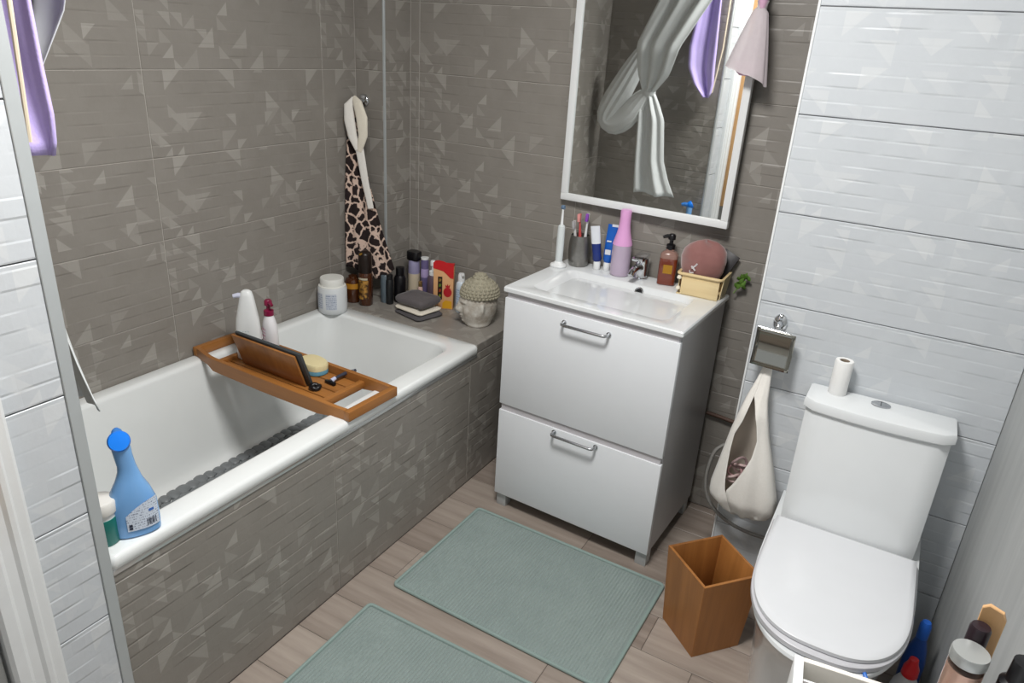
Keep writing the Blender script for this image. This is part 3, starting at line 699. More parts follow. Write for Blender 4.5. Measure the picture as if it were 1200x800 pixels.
MB().lathe([(.0075, .072), (.008, .074), (.008, .094), (0, .096)], seg=16).obj('gold_cap', plain('gold_metal', srgb(206, 170, 110), .25, metal=.8), gb_)
pp = jar('plum_pump_bottle', 'plum grey bottle with white pump left of the fruit-printed box', .325, -.092, plain('plum_plastic', srgb(96, 80, 92), .35), [(.020, 0), (.022, .003), (.022, .115), (.016, .124)], 'bottle')
pump(pp, .124, M_WPLAST, .012, .060, 1)
# fruit printed box
bx = thing('fruit_box', 'orange cardboard box with red top and fruit print on the tub deck', 'box', (.386, -.102, ZR+.0008), math.radians(24))
M_TAN = plain('tan_card', srgb(224, 172, 122), .6)
MB().box(-.040, .040, -.015, .015, 0, .178, .001).obj('carton', M_TAN, bx)
red = plain('red_print', srgb(202, 28, 34), .5)
def flat(parent, name, mat, pts, y, d=.0007):
    m = MB(); m.T = Matrix.Rotation(PI/2, 4, 'X'); m.prism(pts, -y, -y+d); return m.obj(name, mat, parent, smooth=0)
pts = [(-.041, .190), (-.034, .199), (-.020, .202), (.0, .199), (.012, .194), (.034, .192), (.041, .182), (.041, .130), (.028, .132), (.014, .146), (.0, .158), (-.018, .163), (-.041, .168)]
flat(bx, 'red_top', red, pts, -.0155, .0012)
MB().box(-.040, .040, -.014, .0145, .178, .186, .001).obj('red_lid', red, bx)
flat(bx, 'dark_window', plain('dark_print', srgb(46, 30, 18), .5), [(-.022, .040), (-.004, .040), (-.004, .135), (-.022, .135)], -.0155)
for k, c in enumerate(((120, 130, 40), (150, 60, 30), (90, 120, 40), (140, 110, 50))):
    z0 = .048+k*.022; flat(bx, 'window_mark', plain('win%d' % k, srgb(*c), .5), [(-.019, z0), (-.009, z0+.003), (-.007, z0+.012), (-.016, z0+.014)], -.0163)
flat(bx, 'fruit_print', plain('fruit_red', srgb(186, 30, 40), .5), [(.018+.017*math.cos(2*PI*k/20), .072+.020*math.sin(2*PI*k/20)) for k in range(20)], -.0156)
flat(bx, 'fruit_crown', plain('fruit_red', srgb(186, 30, 40), .5), [(.010, .092), (.026, .092), (.028, .106), (.021, .098), (.018, .108), (.014, .098), (.008, .105)], -.0157)
flat(bx, 'yellow_print', plain('yellow_print', srgb(222, 164, 36), .5), [(-.002, .004), (.036, .004), (.036, .034), (.010, .038), (-.002, .026)], -.0156)
# foam bottle
fb = jar('foam_bottle', 'slim white foam dispenser between fruit box and stone head', .462, -.092, plain('ice_plastic', srgb(206, 218, 228), .25), [(.020, 0), (.0215, .003), (.0215, .105), (.019, .120), (.014, .126)], 'bottle')
MB().lathe([(.0135, .126), (.0135, .150), (.011, .158), (0, .160)], seg=20).obj('cap', M_WPLAST, fb)
m = MB(); m.tube([(0, 0, .152), (.012, -.010, .156), (.018, -.014, .153)], [.007, .006, .0045], 8); m.obj('nozzle', M_WPLAST, fb)
def fl(u, v):
    a = -2.3+2.0*u; return (.0219*math.cos(a), .0219*math.sin(a), .018+.080*v)
decal(fb, 'label', lines_mat('foam_print', srgb(190, 206, 222), srgb(120, 146, 180), 110, .5), fl, 10, 2)
# green bottle mostly hidden
gbt = jar('green_bottle', 'green bottle with small white tip behind the stone head', .522, -.050, plain('leaf_green', srgb(72, 140, 44), .35), [(.019, 0), (.021, .003), (.021, .080), (.016, .100), (.008, .106)], 'bottle')
m = MB(); m.tube([(0, 0, .104), (.006, -.004, .112), (.018, -.008, .114)], [.008, .007, .005], 8); m.obj('tip', M_WPLAST, gbt)

# stone head
def head():
    t = thing('stone_head', 'weathered stone head with curled hair cap, eyes closed, on the tub deck', 'sculpture', (.592, -.172, ZR+.0008), math.radians(-47))
    H = .142; nz, na = 46, 72
    def g(x, s): return math.exp(-(x/s)**2)
    R = []
    prof = [(0, .040, .042), (.04, .043, .046), (.12, .044, .050), (.22, .049, .057), (.35, .056, .063), (.5, .060, .067), (.65, .062, .069), (.8, .061, .068), (.95, .056, .062), (1, .05, .056)]
    for i in range(nz+1):
        q = i/nz
        for (a, x1, y1), (b, x2, y2) in zip(prof, prof[1:]):
            if a <= q <= b: w = (q-a)/(b-a); rx = x1+(x2-x1)*w; ry = y1+(y2-y1)*w; break
        ring = []
        for k in range(na):
            az = 2*PI*k/na  # 0 = front (-Y)
            d = (az+PI) % (2*PI)-PI
            r = 0
            r += .019*g(d, .17)*(g(q-.47, .085)+.55*g(q-.60, .10))       # nose
            r += .006*g(abs(d)-.12, .10)*g(q-.42, .04)                    # nostrils
            r -= .008*g(abs(d)-.40, .20)*g(q-.62, .055)                   # eye sockets
            r += .0065*g(abs(d)-.40, .16)*g(q-.605, .028)                 # closed lids
            r += .006*g(abs(d)-.42, .26)*g(q-.71, .03)                    # brows
            r += .009*g(d, .27)*(g(q-.305, .028)+.9*g(q-.245, .026))      # lips
            r -= .004*g(d, .30)*g(q-.275, .012)
            r += .010*g(d, .26)*g(q-.14, .06)                             # chin
            r += .004*g(abs(d)-.62, .24)*g(q-.42, .14)                    # cheeks
            r += .015*g(abs(d)-1.62, .11)*(g(q-.60, .20))                 # ears
            r -= .007*g(abs(d)-1.56, .05)*g(q-.58, .11)
            if q < .12: r *= q/.12
            back = 1+.10*(1-math.cos(d))/2
            ring.append(((rx+r)*math.sin(d), -(ry*(back if abs(d) > 1.2 else 1)+r)*math.cos(d), H*q))
        R.append(ring)
    MB().rings(R).obj('face', M_STONE, t, smooth=70)
    # hair : cap, brim line and curls
    hz = .114; R = []
    for r, z in ((.060, hz), (.067, hz+.003), (.0685, hz+.016), (.065, hz+.034), (.057, hz+.049), (.044, hz+.061), (.032, hz+.068), (.026, hz+.073), (.021, hz+.084), (.012, hz+.092), (.001, hz+.095)):
        R.append([(r*math.sin(2*PI*k/40), .006-r*1.06*math.cos(2*PI*k/40), z) for k in range(40)])
    hair = MB().rings(R).obj('hair_cap', M_STONEH, t, smooth=70)
    cm = MB(); cm.lathe([(.0062, -.002), (.006, .002), (.004, .0042), (.0012, .0052)], seg=8); c0 = cm.obj('curl', M_STONEH, hair, smooth=70)
    n = 0
    for r, z, cnt in ((.0682, hz+.009, 32), (.0676, hz+.019, 31), (.0648, hz+.030, 29), (.060, hz+.041, 26), (.052, hz+.052, 21), (.041, hz+.061, 16), (.0232, hz+.076, 9), (.017, hz+.086, 7)):
        for k in range(cnt):
            c = c0 if n == 0 else c0.copy()
            if n: COL.objects.link(c); c.parent = hair
            n += 1
            a = 2*PI*(k+.5*(cnt % 2))/cnt
            nrm = Vector((math.sin(a), -math.cos(a), .15+.9*max(0, (z-hz-.02)/.06))).normalized()
            c.location = (r*math.sin(a), .006-r*1.06*math.cos(a), z); c.rotation_euler = nrm.to_track_quat('Z', 'Y').to_euler()
    return t
head()

# folded cloths
def cloth_stack(name, label, mat, cx, cy, z, w, d, th, rot, group=None, dip=.004):
    m = MB(); m.T = Matrix.Rotation(rot, 4, 'Z'); ph = random.uniform(0, 6)
    R = []
    for k, (i, zz) in enumerate(((.006, 0), (0, th*.25), (-.001, th*.6), (.003, th*.9), (.012, th*1.0), (.022, th*1.03), (.034, th*1.03))):
        ring = []
        for j, (a, b) in enumerate(rrect(-w/2+i, w/2-i, -d/2+i, d/2-i, .014, 5)):
            wv = .0035*math.sin(a*60+ph)+.003*math.sin(b*80+ph*2)
            ring.append((a+wv*.6, b+wv*.6, zz+abs(wv)*(1 if k else 0)*(.6 if k < 4 else 1.6)))
        R.append(ring)
    o = m.rings(R).obj(name, mat, smooth=70); o.location = (cx, cy, z); return tag(o, label, 'cloth', group)
cz = ZR+.0008
cloth_stack('folded_cloth', 'dark grey flat cloth at the bottom of the stack on the tub deck', plain('grey_felt', srgb(84, 82, 84), .95, bstr=.3), .350, -.222, cz, .150, .125, .010, math.radians(-14))
cloth_stack('folded_cloth', 'cream cloth in the middle of the folded stack on the tub deck', M_CREAM, .345, -.218, cz+.0175, .142, 0.118, .012, math.radians(-10))
cloth_stack('folded_cloth', 'thick dark grey towel lying uppermost in the folded stack on the tub deck', M_GREYT, .340, -.212, cz+.041, .140, .116, .030, math.radians(-6))

# ---------------------------------------------------------------- hook, leopard towel, hair wrap
hk = thing('wall_hook', 'chrome towel hook on the corner pillar', 'hook', (.040, -PD-.0005, 1.335))
m = MB(); m.T = Matrix.Rotation(PI/2, 4, 'X'); m.lathe([(.024, 0), (.024, .004), (.020, .009), (.008, .012), (.007, .035), (.011, .040), (.011, .046), (0, .048)], seg=20); m.obj('hook_knob', M_CHROME, hk)
def leo(u, v):
    z = 1.325-.625*v-.03*math.sin(PI*u)*v
    w = .018+.185*(v**1.15)
    s = u-.12*(1-v)
    fold = .014*math.sin(u*9+v*2)*min(1, v*2.5)*(1-.4*v)
    return (.016+w*s*.93+fold*.3, -.215-.038*v+w*s*.38-abs(fold), z+.012*math.sin(u*7)*v)
m = MB(); m.sheet(28, 40, leo); lt_ = m.obj('leopard_towel', M_LEO, None, 70, (.04, -.20, 1.3), .004)
tag(lt_, 'leopard print towel hanging from the hook in the corner', 'towel')
hw = thing('hair_wrap', 'cream twisted hair wrap looped over the hook in front of the leopard towel', 'hair wrap', (.06, -.235, 1.15))
def strap(path, w0, w1, d=.010):
    m = MB(); P = [Vector(p) for p in path]; R = []
    n = len(P)
    for i, p in enumerate(P):
        t = (P[min(i+1, n-1)]-P[max(i-1, 0)]).normalized(); s = t.cross(Vector((.35, -.94, 0))).normalized(); nn = s.cross(t)
        w = w0+(w1-w0)*math.sin(PI*i/(n-1)) if w1 > w0 else w0+(w1-w0)*i/(n-1)
        R.append([p+s*w*math.cos(2*PI*k/14)+nn*d*math.sin(2*PI*k/14)*(1+.25*math.cos(4*PI*k/14)) for k in range(14)])
    return m.rings(R)
def rel(pts): return [(a-.06, b+.235, c-1.15) for a, b, c in pts]
strap(rel([(.048, -.222, 1.345), (.036, -.240, 1.32), (.042, -.245, 1.27), (.056, -.245, 1.21), (.078, -.243, 1.165)]), .010, .021).obj('loop_strand', M_COTTON, hw, 70)
strap(rel([(.048, -.222, 1.347), (.076, -.236, 1.33), (.098, -.240, 1.28), (.102, -.240, 1.22), (.084, -.240, 1.160)]), .010, .022).obj('loop_strand', M_CREAM, hw, 70)
strap(rel([(.082, -.240, 1.175), (.088, -.236, 1.13), (.098, -.232, 1.06), (.108, -.226, 1.0), (.116, -.220, .945)]), .017, .012, .007).obj('tail', M_COTTON, hw, 70)

# ---------------------------------------------------------------- shower curtain and lilac towel at the foot of the tub
def lerp_tab(tab, z):
    for (za, *a), (zb, *b) in zip(tab, tab[1:]):
        if za >= z >= zb:
            w = (za-z)/(za-zb); return [p+(q-p)*w for p, q in zip(a, b)]
    return list(tab[-1][1:])
cu = thing('shower_curtain', 'white shower curtain tied in a knot at the foot of the bathtub', 'curtain', (.34, -1.62, 1.36))
O = (.34, -1.62, 1.36)
rod = MB(); rod.tube([(.30, SY-.0, 2.21), (.30, -.02, 2.21)], .012, 12)
drape = [(2.19, .42, .96), (1.82, .385, .67), (1.60, .285, .535), (1.45, .29, .47), (1.36, .315, .385)]
def fd(u, v):
    z = 2.19-(2.19-1.36)*v; a, b = lerp_tab(drape, z); amp = .020*(1-.55*v)
    return (a+(b-a)*u-O[0], -1.60+.07*min(1, max(0, (z-1.36)/.22))+amp*math.sin(u*17)+.012*math.sin(u*31+v*3)*(1-v)+.025*(u-.5)*(1-v)-O[1], z-O[2])
m = MB(); m.sheet(44, 30, fd); m.obj('drape', M_CURT, cu, 70, solid=.002)
lp_path = [(.30, -1.625, 1.60), (.245, -1.625, 1.50), (.175, -1.622, 1.36), (.105, -1.62, 1.24), (.085, -1.62, 1.185), (.120, -1.62, 1.155), (.19, -1.62, 1.18), (.25, -1.618, 1.24), (.30, -1.615, 1.32), (.345, -1.61, 1.365)]
P = [Vector(p)-Vector(O) for p in lp_path]; R = []
for i, p in enumerate(P):
    t = (P[min(i+1, len(P)-1)]-P[max(i-1, 0)]).normalized(); s = t.cross(Vector((0, 1, 0))).normalized()
    w = [.035, .06, .075, .075, .062, .058, .066, .066, .05, .025][i]
    R.append([p+s*w*math.cos(2*PI*k/24)*(1+.10*math.sin(k*2.1+i*.3))+Vector((0, 1, 0))*w*.55*math.sin(2*PI*k/24)*(1+.25*math.sin(k*3.3+i*.4)) for k in range(24)])
MB().rings(R).obj('loop', M_CURT, cu, 70, sub=1)
kn = MB(); kn.loft([(0, 0, -.035, .018, .016), (0, 0, -.02, .04, .03), (.002, 0, .0, .046, .034), (0, 0, .018, .036, .028), (0, 0, .03, .015, .013)], 18); kn.obj('knot', M_CURT, cu, 70, sub=1)
tail = [(1.375, .315, .37), (1.30, .300, .415), (1.22, .305, .455), (1.0, .318, .485), (.90, .326, .525), (.812, .335, .575)]
def ft(u, v):
    z = 1.375-(1.375-.812)*v; a, b = lerp_tab(tail, z)
    return (a+(b-a)*u-O[0], -1.612+.016*math.sin(u*11+1)*(.4+.6*v)+.008*math.sin(u*23)-O[1], z-O[2]+.006*math.sin(u*9)*v)
m = MB(); m.sheet(26, 24, ft); m.obj('tail', M_CURT, cu, 70, solid=.002)
cr_ = thing('curtain_rail', 'white shower curtain rail above the foot of the bathtub', 'curtain rail', (.66, -1.60, 2.21))
m = MB(); m.tube([(.0, -.13, 0), (0, 1.44, 0)], .012, 12); m.obj('rod', M_WPLAST, cr_)
for k in range(6):
    m = MB(); m.tube([(-.20+.07*k*0, -.0, 0) for _ in ()] or [(.017*math.cos(2*PI*j/16), -.04+.03*k, -.004+.019*math.sin(2*PI*j/16)) for j in range(16)], .0018, 6, True); m.obj('curtain_ring', M_WPLAST, cr_)
lil = thing('lilac_towel', 'lilac terry towel hanging beside the shower curtain at the foot of the tub', 'towel', (.62, -1.695, 1.6))
ltab = [(2.12, .545, .665), (1.82, .545, .660), (1.60, .520, .672), (1.50, .530, .676), (1.42, .575, .682), (1.375, .62, .674), (1.355, .640, .664)]
def flil(u, v):
    z = 2.12-(2.12-1.355)*v; a, b = lerp_tab(ltab, z)
    return (a+(b-a)*u-.62, -1.688+.016*math.sin(u*8+v)+.004*math.sin(u*21)+1.695, z-1.6)
m = MB(); m.sheet(24, 34, flil); m.obj('terry', M_PURPLE, lil, 70, solid=.007)
m = MB(); m.tube([(.668-.62, -1.710+1.695, 1.38-1.6), (.690-.62, -1.711+1.695, 1.60-1.6), (.690-.62, -1.711+1.695, 2.1-1.6)], .004, 8); m.obj('hem', plain('beige_hem', srgb(228, 214, 188), .8), lil)
m = MB(); m.tube([(0, -.036, .53), (0, -.01, .53), (0, .0, .50)], .005, 8); m.obj('hanging_loop', M_STEEL, lil)

# ---------------------------------------------------------------- things on the washbasin
def V(u, v): # vanity local -> world
    c, s = math.cos(VT), math.sin(VT); return (VX+u*c-v*s, VY+u*s+v*c)
CZ2 = VH+.0006
eb = thing('electric_toothbrush', 'white electric toothbrush on its charging base at the left of the washbasin', 'toothbrush', (.893, -.128, CZ2))
MB().loft([(0, 0, 0, .027, .023), (0, 0, .004, .029, .025), (0, 0, .010, .027, .023), (0, .002, .014, .017, .016), (0, .002, .020, .013, .013)], 24, 2.6).obj('charging_base', M_WPLAST, eb)
MB().lathe([(.0125, .020), (.0135, .03), (.0138, .09), (.0130, .130), (.0120, .146), (.008, .150)], 0, .002, 22).obj('handle', plain('pale_grey_plastic', srgb(214, 220, 220), .3, var=.01), eb)
MB().lathe([(.0055, .150), (.0048, .16), (.0035, .200), (.0042, .208)], 0, .002, 12).obj('brush_neck', M_WPLAST, eb)
m = MB(); m.T = Matrix.Translation((0, .002, .212)) @ Matrix.Rotation(math.radians(-90), 4, 'Y'); m.lathe([(.0068, -.006), (.0075, -.004), (.0075, .004), (.006, .006)], seg=14); m.obj('brush_head', plain('brush_teal', srgb(96, 120, 146), .6), eb)
m = MB(); m.box(.004, .008, -.003, .0005, .04, .11); 
m.bm.free()
cp = thing('tumbler', 'brushed grey metal tumbler holding toothbrushes beside the electric toothbrush', 'tumbler', (.940, -.062, CZ2))
R = []
cpm = MB()
for r, z in ((.030, 0), (.033, .003), (.0385, .03), (.040, .055), (.038, .085), (.034, .108), (.0335, .111), (.032, .111), (.0315, .108), (.036, .08), (.037, .05), (.031, .006), (.001, .005)):
    R.append([(r*math.cos(2*PI*k/32), r*math.sin(2*PI*k/32), z) for k in range(32)])
cpm.rings(R).obj('cup', plain('gunmetal', srgb(140, 138, 134), .34, metal=.85, var=.08, vs=120), cp)
def toothbrush(label, x, y, tx, ty, hcol, bcol, L=.19, group=None):
    t = thing('manual_toothbrush', label, 'toothbrush', (.940+x, -.062+y, CZ2+.010), 0)
    d = Vector((tx, ty, 1)).normalized(); q = Vector((0, 0, 1)).rotation_difference(d).to_matrix().to_4x4()
    m = MB(); m.T = q; m.tube([(0, 0, 0), (0, 0, .05), (0, .001, .10), (0, 0, .13), (0, -.001, L-.03), (0, 0, L)], [.004, .0058, .0055, .0035, .0035, .0055], 10); m.obj('handle', hcol, t)
    m = MB(); m.T = q; m.box(-.005, .005, -.014, -.003, L-.028, L, .002); m.obj('bristles', bcol, t)
toothbrush('coral red toothbrush leaning left in the grey tumbler', .006, 0, -.10, .02, plain('coral_plastic', srgb(206, 84, 84), .3), plain('coral_bristle', srgb(224, 150, 146), .8), .175)
toothbrush('white toothbrush with violet bristles in the grey tumbler', .010, .006, .04, .04, M_WPLAST, plain('violet_bristle', srgb(138, 76, 178), .8), .178)
toothbrush('thin white toothbrush at the left edge of the grey tumbler', -.008, -.004, -.115, -.02, plain('clear_white', srgb(216, 216, 214), .3), plain('grey_bristle', srgb(170, 168, 170), .8), .150)
def paste(label, x, y, rot, tilt, L, w, body, band, capm):
    t = thing('toothpaste_tube', label, 'toothpaste', (x, y, CZ2), rot)
    q = Matrix.Rotation(tilt, 4, 'Y')
    m = MB(); m.T = Matrix.Identity(4); m.lathe([(.011, 0), (.0125, .002), (.0125, .026), (.011, .030)], seg=18); m.obj('cap', capm, t)
    R = []
    for z, a, b in ((.030, .012, .012), (.038, .016, .015), (.06, w*.92, .014), (L*.6, w, .009), (L-.012, w, .003), (L, w, .0015)):
        c = q @ Vector((0, 0, z-.03)); R.append([(c.x+a*math.cos(2*PI*k/20), b*math.sin(2*PI*k/20), c.z+.03-a*math.cos(2*PI*k/20)*math.sin(tilt)) for k in range(20)])
    m = MB(); m.rings(R[:4]).obj('tube_lower', band, t)
    m = MB(); m.rings(R[3:]).obj('tube_upper', body, t)
    return t
M_PBLUE = plain('paste_blue', srgb(24, 94, 186), .3, var=.1); M_PNAVY = plain('paste_navy', srgb(34, 52, 120), .3); M_PWHITE = plain('paste_white', srgb(220, 224, 230), .25, var=.05)
paste('crumpled white and navy toothpaste tube standing on its cap left of the blue tube', 1.014, -.064, .3, math.radians(-9), .155, .016, M_PWHITE, M_PNAVY, M_WPLAST)
pb2 = paste('bright blue toothpaste tube standing on its cap left of the pink bottle', 1.047, -.052, .15, math.radians(4), .165, .019, M_PBLUE, M_PBLUE, M_WPLAST)
m = MB(); m.box(-.008, .012, -.0155, -.0145, .060, .078); m.obj('white_logo_patch', M_PWHITE, pb2)
m = MB(); m.box(-.006, .010, -.012, -.011, .105, .110); m.obj('white_line', M_PWHITE, pb2)
m = MB(); m.box(.005, .027, -.003, .003, .158, .166); m.obj('crimp', M_PWHITE, pb2)
pk = thing('pink_spray_bottle', 'tall pink and clear spray bottle behind the washbasin bowl', 'spray bottle', (1.103, -.070, CZ2))
M_CLRP = plain('clear_lilac', (.80, .68, .80, 1), .06, trans=.75, var=0, ior=1.25)
MB().lathe([(.030, 0), (.0335, .003), (.034, .05), (.0335, .095), (.0335, .108)], seg=28).obj('clear_bottle', plain('lilac_clear_plastic', srgb(208, 190, 212), .1, coat=.5, trans=.25, var=0), pk)
MB().lathe([(.0338, .108), (.0335, .112), (.030, .125), (.0235, .150), (.0195, .175), (.0185, .20), (.019, .222), (.017, .228), (0, .229)], seg=28).obj('pink_top', plain('pink_plastic', srgb(226, 166, 216), .3, var=.01), pk)
fc = thing('faucet', 'chrome single-lever faucet between the pink bottle and the soap dispenser', 'faucet', (1.178, -.060, CZ2), VT)
MB().lathe([(.026, 0), (.026, .004), (.0225, .007), (.0215, .05), (.0225, .062), (.021, .072), (0, .074)], seg=26).obj('body', M_CHROME, fc)
m = MB(); m.tube([(0, -.010, .040), (0, -.045, .048), (0, -.085, .040), (0, -.092, .030)], [.014, .0125, .011, .010], 14); m.obj('spout', M_CHROME, fc)
m = MB(); m.T = Matrix.Translation((0, 0, .074)) @ Matrix.Rotation(math.radians(8), 4, 'X'); m.box(-.020, .020, -.050, .022, 0, .013, .004); m.obj('lever', M_CHROME, fc)
so = thing('soap_dispenser', 'amber glass soap dispenser with black pump right of the faucet', 'soap dispenser', (1.270, -.062, CZ2), math.radians(14))
M_SOAP = plain('amber_liquid', srgb(112, 44, 22), .08, coat=.8, var=.05)
MB().loft([(0, 0, 0, .027, .022), (0, 0, .003, .030, .025), (0, 0, .092, .030, .025)], 28, 5).obj('liquid', M_SOAP, so)
MB().loft([(0, 0, .092, .030, .025), (0, 0, .104, .0295, .0245), (0, 0, .112, .022, .020), (0, 0, .116, .014, .014), (0, 0, .122, .014, .014)], 28, 4).obj('glass_shoulder', plain('amber_clear', srgb(176, 138, 126), .08, trans=.35, var=0), so)
pump(so, .120, M_BLACK, .013, .052, -1, math.radians(20), .015)
m = MB(); m.box(-.014, .016, -.0262, -.0254, .042, .072); m.obj('gold_label', plain('gold_paper', srgb(176, 128, 34), .35, metal=.3), so)
# splint basket with pouch and card
BW, BD, BH = .134, .108, .074
bk = thing('splint_basket', 'small pale wood-splint basket at the right end of the washbasin', 'basket', (1.398, -.084, CZ2), math.radians(1))
MB().box(-BW/2+.012, BW/2, -BD/2, -BD/2+.003, 0, BH, .0005).obj('front_splint', M_SPLINT, bk)
MB().box(-BW/2, BW/2, BD/2-.003, BD/2, 0, BH, .0005).obj('back_splint', M_SPLINT, bk)
sd = MB(); sd.rings([[(BW/2+.001, -BD/2+.020, 0), (BW/2+.004, -BD/2+.020, 0), (BW/2+.012, -BD/2+.006, BH), (BW/2+.009, -BD/2+.006, BH)], [(BW/2+.001, BD/2, 0), (BW/2+.004, BD/2, 0), (BW/2+.012, BD/2, BH), (BW/2+.009, BD/2, BH)]]); sd.obj('side_splint', M_SPLINT, bk, 0)
sd = MB(); sd.box(-BW/2, -BW/2+.003, -BD/2+.012, BD/2, 0, BH); sd.obj('side_splint', M_SPLINT, bk, 0)
MB().box(-BW/2, BW/2, -BD/2, BD/2, 0, .003).obj('bottom_splint', M_SPLINT, bk, 0)
m = MB(); m.tube([(a, b, BH-.004) for a, b in rrect(-BW/2-.003, BW/2+.007, -BD/2-.003, BD/2+.003, .012, 3)], .0048, 8, True); m.obj('rim_band', M_SPLINT, bk)
for z in (.016, .052):
    m = MB(); m.lathe([(.007, 0), (.008, .004), (.005, .010), (0, .011)], -BW/2+.004, -BD/2-.001, 12); o = m.obj('corner_lacing', plain('lacing', srgb(238, 230, 210), .7), bk); o.location = (0, 0, z)
pu = thing('velvet_pouch', 'dusty rose velvet pouch stuffed into the splint basket', 'pouch', (1.390, -.088, CZ2+.004))
def pou(u, v):
    a = 2*PI*u; zz = .172*v
    prof = [(0, .044), (.25, .054), (.45, .066), (.65, .072), (.8, .067), (.9, .053), (.96, .034), (.99, .014), (1, .0002)]
    for (p0, r0_), (p1, r1_) in zip(prof, prof[1:]):
        if p0 <= v <= p1: w = (v-p0)/(p1-p0); r = r0_+(r1_-r0_)*w; break
    r *= 1+.05*math.sin(3*a+1.5)+.03*math.sin(5*a+6*v)
    return (r*math.cos(a)*1.02-.006+.008*v, r*.72*math.sin(a)+.004, zz+.006*math.sin(2*a)*v)
m = MB(); m.sheet(40, 26, pou); bmesh.ops.remove_doubles(m.bm, verts=m.bm.verts, dist=.0004); m.obj('pouch_body', M_PINKV, pu, 80)
def emb(pts, nm): 
    m = MB(); m.tube(pts, .0028, 8); return m.obj(nm, plain('silver_thread', srgb(226, 222, 224), .3, metal=.5), pu)
def ponp(x, z):
    # on the front of the pouch
    v = z/.185; best = -.0445 if v > .3 else -.041
    return (x, best*(1-.25*max(0, abs(x+.01)/.06)**2)-.004, z)
emb([ponp(-.020, .088), ponp(-.010, .097), ponp(-.004, .106)], 'silver_motif'); emb([ponp(-.026, .080), ponp(-.024, .072), ponp(-.012, .074)], 'silver_motif'); emb([ponp(-.022, .095), ponp(-.008, .082)], 'silver_motif')
cd = MB(); cd.T = Matrix.Rotation(math.radians(-16), 4, 'X') @ Matrix.Rotation(math.radians(24), 4, 'Y'); cd.box(-.030, .026, -.003, .003, .0, .135, .001)
tag(cd.obj('dark_card_case', plain('near_black_card', srgb(36, 32, 34), .4)), 'flat black case standing in the basket behind the pouch', 'case').location = (1.412, -.050, CZ2+.014)
pl = thing('artificial_plant', 'small green sprig hanging at the wall behind the basket', 'plant', (1.512, -.022, .895))
for k in range(12):
    a = 2*PI*k/12; m = MB(); r = random.uniform(.010, .019)
    c = Vector((r*math.cos(a), -.004-abs(.012*math.sin(a)), random.uniform(-.022, .022)))
    m.T = Matrix.Translation(c) @ Matrix.Rotation(random.uniform(-1, 1), 4, 'Y') @ Matrix.Rotation(random.uniform(-.8, .8), 4, 'X')
    m.loft([(0, 0, -.012, .001, .001), (0, 0, -.006, .006, .002), (0, 0, .003, .007, .0025), (0, 0, .014, .001, .001)], 8); m.obj('leaf', plain('plant_green', srgb(92, 128, 52), .5, var=.2), pl)
m = MB(); m.tube([(0, .02, 0), (0, -.004, -.004), (-.02, -.006, -.045)], .0025, 6); m.obj('stem', plain('plant_stem', srgb(120, 140, 90), .5), pl)

# organza pouch hanging at the mirror's upper right
og = thing('organza_pouch', 'pale pink organza pouch hanging over the right side of the mirror frame', 'pouch', (1.442, -.105, 1.70))
def orgf(u, v):
    a = 2*PI*u; z = .02-.195*v
    w = .010+.052*v**.8 if v > .12 else .016-.05*v
    cx = -.014*v; dz = -.030*v*max(0, math.cos(a))**2+.02*v*max(0, -math.cos(a))
    return (cx+w*math.cos(a)*(1+.06*math.sin(7*a)), (.006+.020*v)*math.sin(a)*(1+.12*math.sin(6*a+2)), z+dz)
m = MB(); m.sheet(44, 22, orgf); og1 = m.obj('gauze', M_ORG, og, 80)
m = MB(); m.loft([(-.012, 0, -.178, .020, .010), (-.008, 0, -.168, .036, .017), (-.008, 0, -.150, .044, .0195), (-.010, 0, -.140, .043, .019)], 24); m.obj('soap_inside', M_ORGP, og)
m = MB(); m.tube([(0, 0, .0), (.004, .015, .10), (.008, .045, .190)], .0022, 6); m.obj('cord', plain('pink_cord', srgb(206, 150, 172), .7), og)
m = MB(); m.lathe([(.009, .0), (.014, .02), (.012, .045)], seg=12, cap1=False); m.obj('frill', M_ORGP, og)

# ---------------------------------------------------------------- pipe, hose, cotton bag on the toilet wall
m = MB(); m.tube([(0, 0, 0), (.05, -.0, -.003), (.11, -.002, -.008)], .007, 10)
wp = thing('wall_pipe', 'short brown pipe along the grey wall behind the cotton bag', 'pipe', (1.474, -.014, .392))
m.obj('pipe', plain('rusty_brown', srgb(88, 66, 56), .6), wp)
m = MB(); m.tube([(.112, -.002, -.008), (.145, -.004, -.010)], .009, 12); m.obj('collar', M_STEEL, wp)
hp = [(1.612, -.345, .470), (1.590, -.352, .445), (1.580, -.356, .40), (1.578, -.358, .34), (1.592, -.358, .28), (1.628, -.358, .236), (1.68, -.355, .208), (1.74, -.352, .196), (1.79, -.350, .197), (1.822, -.345, .20)]
def smooth_path(P, n=6):
    P = [Vector(p) for p in P]; out = []
    for i in range(len(P)-1):
        a, b, c, d = P[max(i-1, 0)], P[i], P[i+1], P[min(i+2, len(P)-1)]
        for k in range(n):
            t = k/n; out.append(.5*((2*b)+(c-a)*t+(2*a-5*b+4*c-d)*t*t+(-a+3*b-3*c+d)*t**3))
    out.append(P[-1]); return out
hs = MB(); hs.tube(smooth_path(hp), .0058, 10)
tag(hs.obj('water_hose', plain('braided_hose', srgb(150, 148, 144), .4, metal=.4, var=.15, vs=200), origin=(1.6, -.35, .3)), 'grey braided water hose looping below the cotton bag to the toilet', 'hose')
bg = thing('cotton_bag', 'off-white cotton bag hanging below the paper holder', 'bag', (1.69, -.385, .50))
btab = [(.775, 1.680, 1.700), (.72, 1.668, 1.705), (.66, 1.650, 1.712), (.556, 1.628, 1.738), (.45, 1.612, 1.772), (.36, 1.598, 1.796), (.320, 1.598, 1.803), (.296, 1.625, 1.795), (.284, 1.66, 1.76)]
